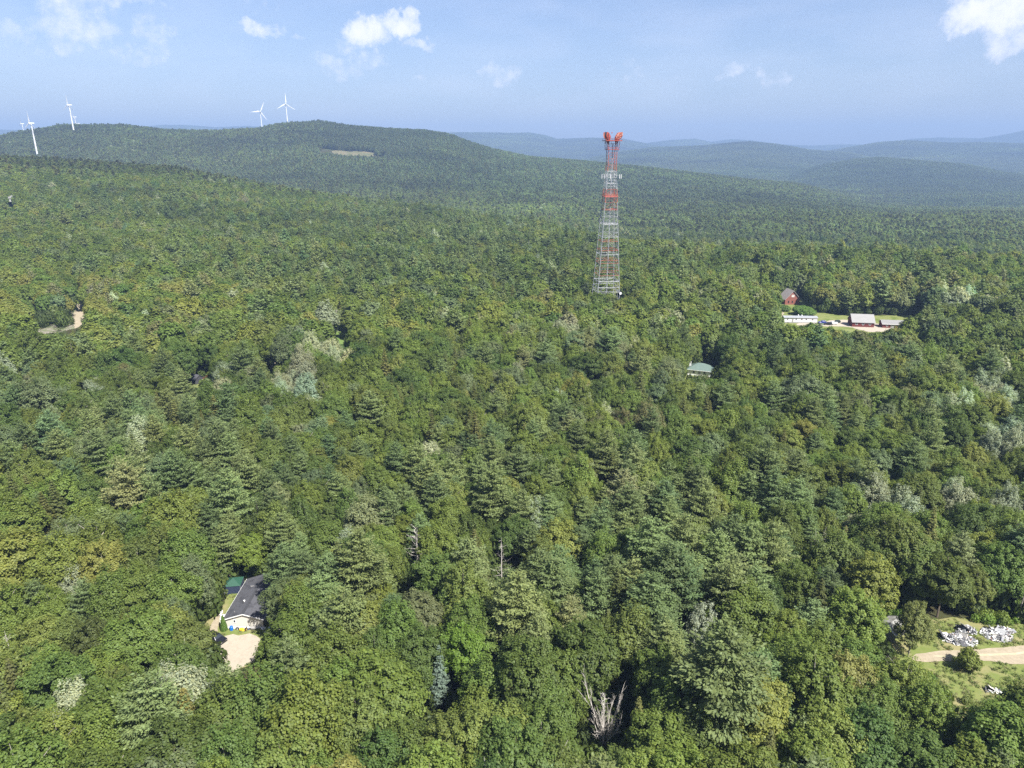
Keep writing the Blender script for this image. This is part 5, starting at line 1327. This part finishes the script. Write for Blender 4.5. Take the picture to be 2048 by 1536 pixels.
cor = [(-1, -1), (1, -1), (1, 1), (-1, 1)]
def cp3(k, z): w = hw(z); return np.array([cor[k][0] * w, cor[k][1] * w, z])
for i in range(len(levels) - 1):
    z0, z1 = levels[i], levels[i + 1]; zm = (z0 + z1) / 2
    for k in range(4):
        lt = .30 if z1 > ZK else .34
        MB().bar(cp3(k, z0), cp3(k, z1), lt, n=6).build('leg', bmat(zm, True), tw)
        k2 = (k + 1) % 4
        a0, a1, b0, b1 = cp3(k, z0), cp3(k, z1), cp3(k2, z0), cp3(k2, z1)
        sl_ = .10
        mb = MB()
        mb.bar(a0, (a1 + b1) / 2, sl_, n=3); mb.bar(b0, (a1 + b1) / 2, sl_, n=3)
        if z1 - z0 > 3.2:
            q0 = a0 + ((a1 + b1) / 2 - a0) * .5; q1 = b0 + ((a1 + b1) / 2 - b0) * .5
            mb.bar(q0, a0 + (a1 - a0) * .5, sl_ * .8, n=3); mb.bar(q1, b0 + (b1 - b0) * .5, sl_ * .8, n=3); mb.bar(q0, q1, sl_ * .8, n=3)
        mb.build('brace', bmat(zm, True) if zm < ZK * .72 else bmat(zm), tw)
        MB().bar(a1, b1, .11, n=4).build('girt', bmat(z1 - .2), tw)
    if i % 2 == 0:
        mb = MB(); c0, c1, c2, c3 = [cp3(k, z1) for k in range(4)]
        mb.bar(c0, c2, .14, n=3); mb.bar(c1, c3, .14, n=3); mb.build('diaphragm', bmat(zm), tw)
# work platforms
def platform(z, ex, mat, rail=True, th=.25):
    w = hw(z) + ex
    p_ = link('platform', None, tw, (0, 0, z))
    MB().box(-w, w, -w, w, -th / 2, th / 2).build('deck', mat, p_)
    if rail:
        mb = MB()
        for k in range(4):
            a = np.array([cor[k][0] * w, cor[k][1] * w, 0]); b = np.array([cor[(k + 1) % 4][0] * w, cor[(k + 1) % 4][1] * w, 0])
            mb.bar(a + [0, 0, 1.1], b + [0, 0, 1.1], .08, n=3)
            for j in range(5): q_ = a + (b - a) * j / 5; mb.bar(q_, q_ + np.array([0, 0, 1.1]), .07, n=3)
        mb.build('railing', mat, p_)
platform(zpx(393), .5, ORANGE, th=.35); platform(zpx(299), .8, DKO); platform(zpx(281.5), 2.2, DKO, th=.4)
def ring(z, m_, w_=.3):
    mb = MB()
    for k in range(4): mb.bar(cp3(k, z), cp3((k + 1) % 4, z), w_, n=4)
    mb.build('ring_girder', m_, tw)
for y_, m_ in ((419, ORANGE), (388, ORANGE), (446, WST), (472, WST), (498, ORANGE), (507, WST), (524, ORANGE), (548, ORANGE), (560, WST), (571, WST), (579, GALV)): ring(zpx(y_), m_, .15)
# climbing ladder and waveguide run
MB().bar((.5, 0, 0), (.5, 0, ZT), .3, .5, n=4).build('waveguide_run', GALV, tw)
mb = MB(); mb.bar((-.25, -.6, 0), (-.25, -.6, ZT), .08, n=3); mb.bar((.25, -.6, 0), (.25, -.6, ZT), .08, n=3)
for j in range(int(ZT / .8)): mb.bar((-.25, -.6, j * .8), (.25, -.6, j * .8), .05, n=3)
mb.build('ladder', GALV, tw)
# four horn reflector antennas
def horn(x_, y_, face, lean, mat, label):
    e = link('horn_antenna', None, tw, (x_, y_, zpx(281.5) + .2)); e.scale = (.82, .82, .84); e.rotation_euler = (0, 0, face); e['label'] = label
    # local: horn rises from a throat and flares; aperture faces +x
    h0, h1 = -2.4, 0.4
    MB().lathe([(.12, -2.9), (.22, -2.2), (.75, -.3), (.8, -.1)], 10).build('throat', DKO, e)
    b0, b1 = .7, 1.45; t_ = lean * 3.2
    V_ = [(-b0, -b0, 0), (b0, -b0, 0), (b0, b0, 0), (-b0, b0, 0),
          (-1.0 + t_ * .45, -b1, 2.4), (1.75 + t_ * .5, -b1, 1.5), (1.75 + t_ * .5, b1, 1.5), (-1.0 + t_ * .45, b1, 2.4),
          (.1 + t_, -b1, 5.0), (1.9 + t_, -b1, 5.3), (1.9 + t_, b1, 5.3), (.1 + t_, b1, 5.0),
          (2.3 + t_ * .75, -b1, 2.9), (2.3 + t_ * .75, b1, 2.9)]
    MB().add(V_, [(0, 1, 5, 4), (1, 2, 6, 5), (2, 3, 7, 6), (3, 0, 4, 7), (3, 2, 1, 0), (4, 5, 12, 9, 8), (7, 11, 10, 13, 6), (4, 8, 11, 7), (8, 9, 10, 11), (5, 6, 13, 12)]).build('horn', mat, e)
    MB().add([(1.92 + t_, -b1 + .1, 5.2), (1.92 + t_, b1 - .1, 5.2), (2.33 + t_ * .75, b1 - .1, 3.0), (2.33 + t_ * .75, -b1 + .1, 3.0)], [(0, 1, 2, 3)]).build('aperture', plain('horn_cover', (.5, .26, .2), .6), e)
    for kk, zz_ in enumerate((1.2, 2.6, 3.7)):
        xx0 = [-.6, -.8, -.3][kk] + t_ * [.3, .5, .7][kk]
        MB().box(xx0, xx0 + [1.9, 3.0, 2.7][kk], -b1 - .1, -b1 - .02, zz_, zz_ + .16).build('stiffener', mat, e)
V0 = -(view + R(15))
horn(2.6, -1.7, R(-22), .45, HORNM, 'bright orange horn antenna nearer the camera on the right'); horn(2.6, 1.9, R(8), .45, HORNM, 'orange horn antenna further back on the right')
horn(-2.5, -1.6, R(195), .2, DKO, 'orange horn antenna on the near left, its shade put into darker paint'); horn(-2.5, 1.9, R(160), .2, HORNM, 'orange horn antenna on the far left')  # near left horn takes the dark orange in place of shade
for (x_, y_, h_) in ((-4.6, -2.6, 5.6), (-3.2, -3.6, 5.6), (-.4, 0, 5.6)):
    MB().bar((x_, y_, ZT - .2), (x_, y_, ZT + h_), .3 if h_ == 5.6 and x_ < -1 else .14, n=6).build('whip_mast', GALV if x_ > -1 else plain('dark_steel', (.07, .06, .065)), tw)
MB().lathe([(.3, 0), (.34, .3), (.1, .6)], 10, (-.4, 0, ZT + 5.6)).build('beacon', DKO, tw)
for (x_, y_) in ((-3.2, -3.2), (3.2, -3.2), (3.2, 3.2), (-3.2, 3.2)):
    MB().bar((x_, y_, zpx(301)), (x_ * 1.05, y_ * 1.05, zpx(283)), .2, n=4).build('waveguide', DKO, tw)
# white panel antennas round the tower
PANELW = plain('white_panel', (.60, .60, .60), .5)
zp = zpx(352.5); va = view + R(15)
for (pxl, dd) in ((1201.5, -3.5), (1206.5, -4.0), (1209.5, -3.6), (1218.0, -4.2), (1235.0, -3.4), (1238.0, -3.0), (1204, 3.6), (1225, 4.0)):
    wx = (pxl - 1218.5) / FPX * TR * 1.0; wy = dd
    c_, s_ = math.cos(-R(15)), math.sin(-R(15)); lx = wx * c_ - wy * s_; ly = wx * s_ + wy * c_
    e = link('panel_antenna', None, tw, (lx, ly, zp)); e.rotation_euler = (0, 0, math.atan2(ly, lx))
    MB().box(-.1, .12, -.24, .24, -1.15, 1.15).build('radome', PANELW, e, bevel=.04)
    MB().bar((-.25, 0, -1.5), (-.25, 0, 1.5), .1, n=5).build('mount_pipe', GALV, e)
    w = hw(zp); ax_ = np.clip(lx, -w, w); ay_ = np.clip(ly, -w, w)
    MB().bar((-.25, 0, 0), ((math.hypot(ax_, ay_) - math.hypot(lx, ly)), 0, 0), .1, n=4).build('standoff', GALV, e)
mb = MB(); w = hw(zp) + 1.0
for k in range(4): mb.bar((cor[k][0] * w, cor[k][1] * w, zp + .6), (cor[(k + 1) % 4][0] * w, cor[(k + 1) % 4][1] * w, zp + .6), .1, n=4)
mb.build('antenna_frame', GALV, tw)
for (sx, sy, zz_, y_) in ((1.12, -1.0, 583, 0), ):
    z_ = zpx(zz_); w = hw(z_); e = link('dish_antenna', None, tw, (w * 1.08, -w * 1.02, z_)); e.rotation_euler = (R(90), 0, R(20))
    MB().lathe([(.1, -.3), (.7, -.1), (.9, .15), (.9, .2)], 18).build('dish', WST, e)

# ------------------------------------------------------------------ wind turbines
TWH = surf('turbine_white', (.62, .62, .62), (.58, .58, .58), rough=.45)
def turbine(hx, hy, Rng, hub_px, blade, rot, yaw, label):
    """hub at a photo bearing, at a range; tower goes down to the ground"""
    d = pix_dir(hx, hy); h_ = math.hypot(d[0], d[1]); x_ = d[0] / h_ * Rng; y_ = d[1] / h_ * Rng; zh = CAMZ + d[2] / h_ * Rng
    zg = tz(x_, y_) - 1; H = zh - zg
    t = thing('wind_turbine', label, 'wind turbine', (x_, y_, zg), yaw, group='wind turbines on the ridge')
    MB().lathe([(2.4, 0), (1.9, H * .5), (1.3, H - 2)], 16).build('mast', TWH, t)
    MB().box(-1.7, 1.7, -3.0, 8.0, H - 1.6, H + 1.7).build('nacelle', TWH, t, bevel=.8)
    e = link('rotor', None, t, (0, -5.0, H)); e.rotation_euler = (0, rot, 0)
    hb_ = MB(); hb_.add([(math.cos(a) * r_, y2, math.sin(a) * r_) for (r_, y2) in ((1.9, 1.8), (1.8, 0), (.9, -1.6), (.05, -2.0)) for a in np.linspace(0, 2 * math.pi, 13)[:-1]], [(k * 12 + i, (k + 1) * 12 + i, (k + 1) * 12 + (i + 1) % 12, k * 12 + (i + 1) % 12) for k in range(3) for i in range(12)] + [tuple(range(12))])
    hb_.build('hub', TWH, e)
    for k in range(3):
        mb = MB(); secs = []
        for (f, c_, th_) in ((.0, 1.9, 1.7), (.08, 2.2, 1.6), (.2, 4.2, .95), (.45, 2.9, .6), (.75, 1.8, .35), (1.0, .5, .12)):
            z_ = f * blade; tw_ = R(14) * (1 - f)
            ring_ = [(-.3 * c_, 0), (0, -.5 * th_), (.7 * c_, 0), (0, .5 * th_)]
            secs.append([(px_ * math.cos(tw_) - py_ * math.sin(tw_), px_ * math.sin(tw_) + py_ * math.cos(tw_), z_) for px_, py_ in ring_])
        V_ = [p_ for s_ in secs for p_ in s_]
        F_ = [(4 * j + i, 4 * j + (i + 1) % 4, 4 * j + 4 + (i + 1) % 4, 4 * j + 4 + i) for j in range(5) for i in range(4)] + [(20, 21, 22, 23)]
        o = mb.add(V_, F_).build('blade', TWH, e); o.rotation_euler = (0, k * 2 * math.pi / 3, 0)
turbine(571.5, 208, 2930, 0, 38, R(2), R(14), 'wind turbine on the highest hilltop with one blade pointing straight up')
turbine(520.5, 223, 3150, 0, 38, R(25), R(25), 'wind turbine left of the hilltop one, blades tilted')
turbine(62, 246.5, 2350, 0, 30, R(0), R(-26), 'nearest wind turbine on the saddle seen almost edge on')
turbine(138, 210, 2650, 0, 31, R(0), R(-28), 'tall wind turbine behind the left knoll')
turbine(149, 234, 3900, 0, 30, R(8), R(-40), 'faint wind turbine just behind the tall one')
turbine(156, 247, 4300, 0, 30, R(30), R(-38), 'faintest wind turbine, lowest behind the left knoll')
turbine(44, 247.5, 3900, 0, 30, R(15), R(-40), 'small distant wind turbine left of the nearest one')
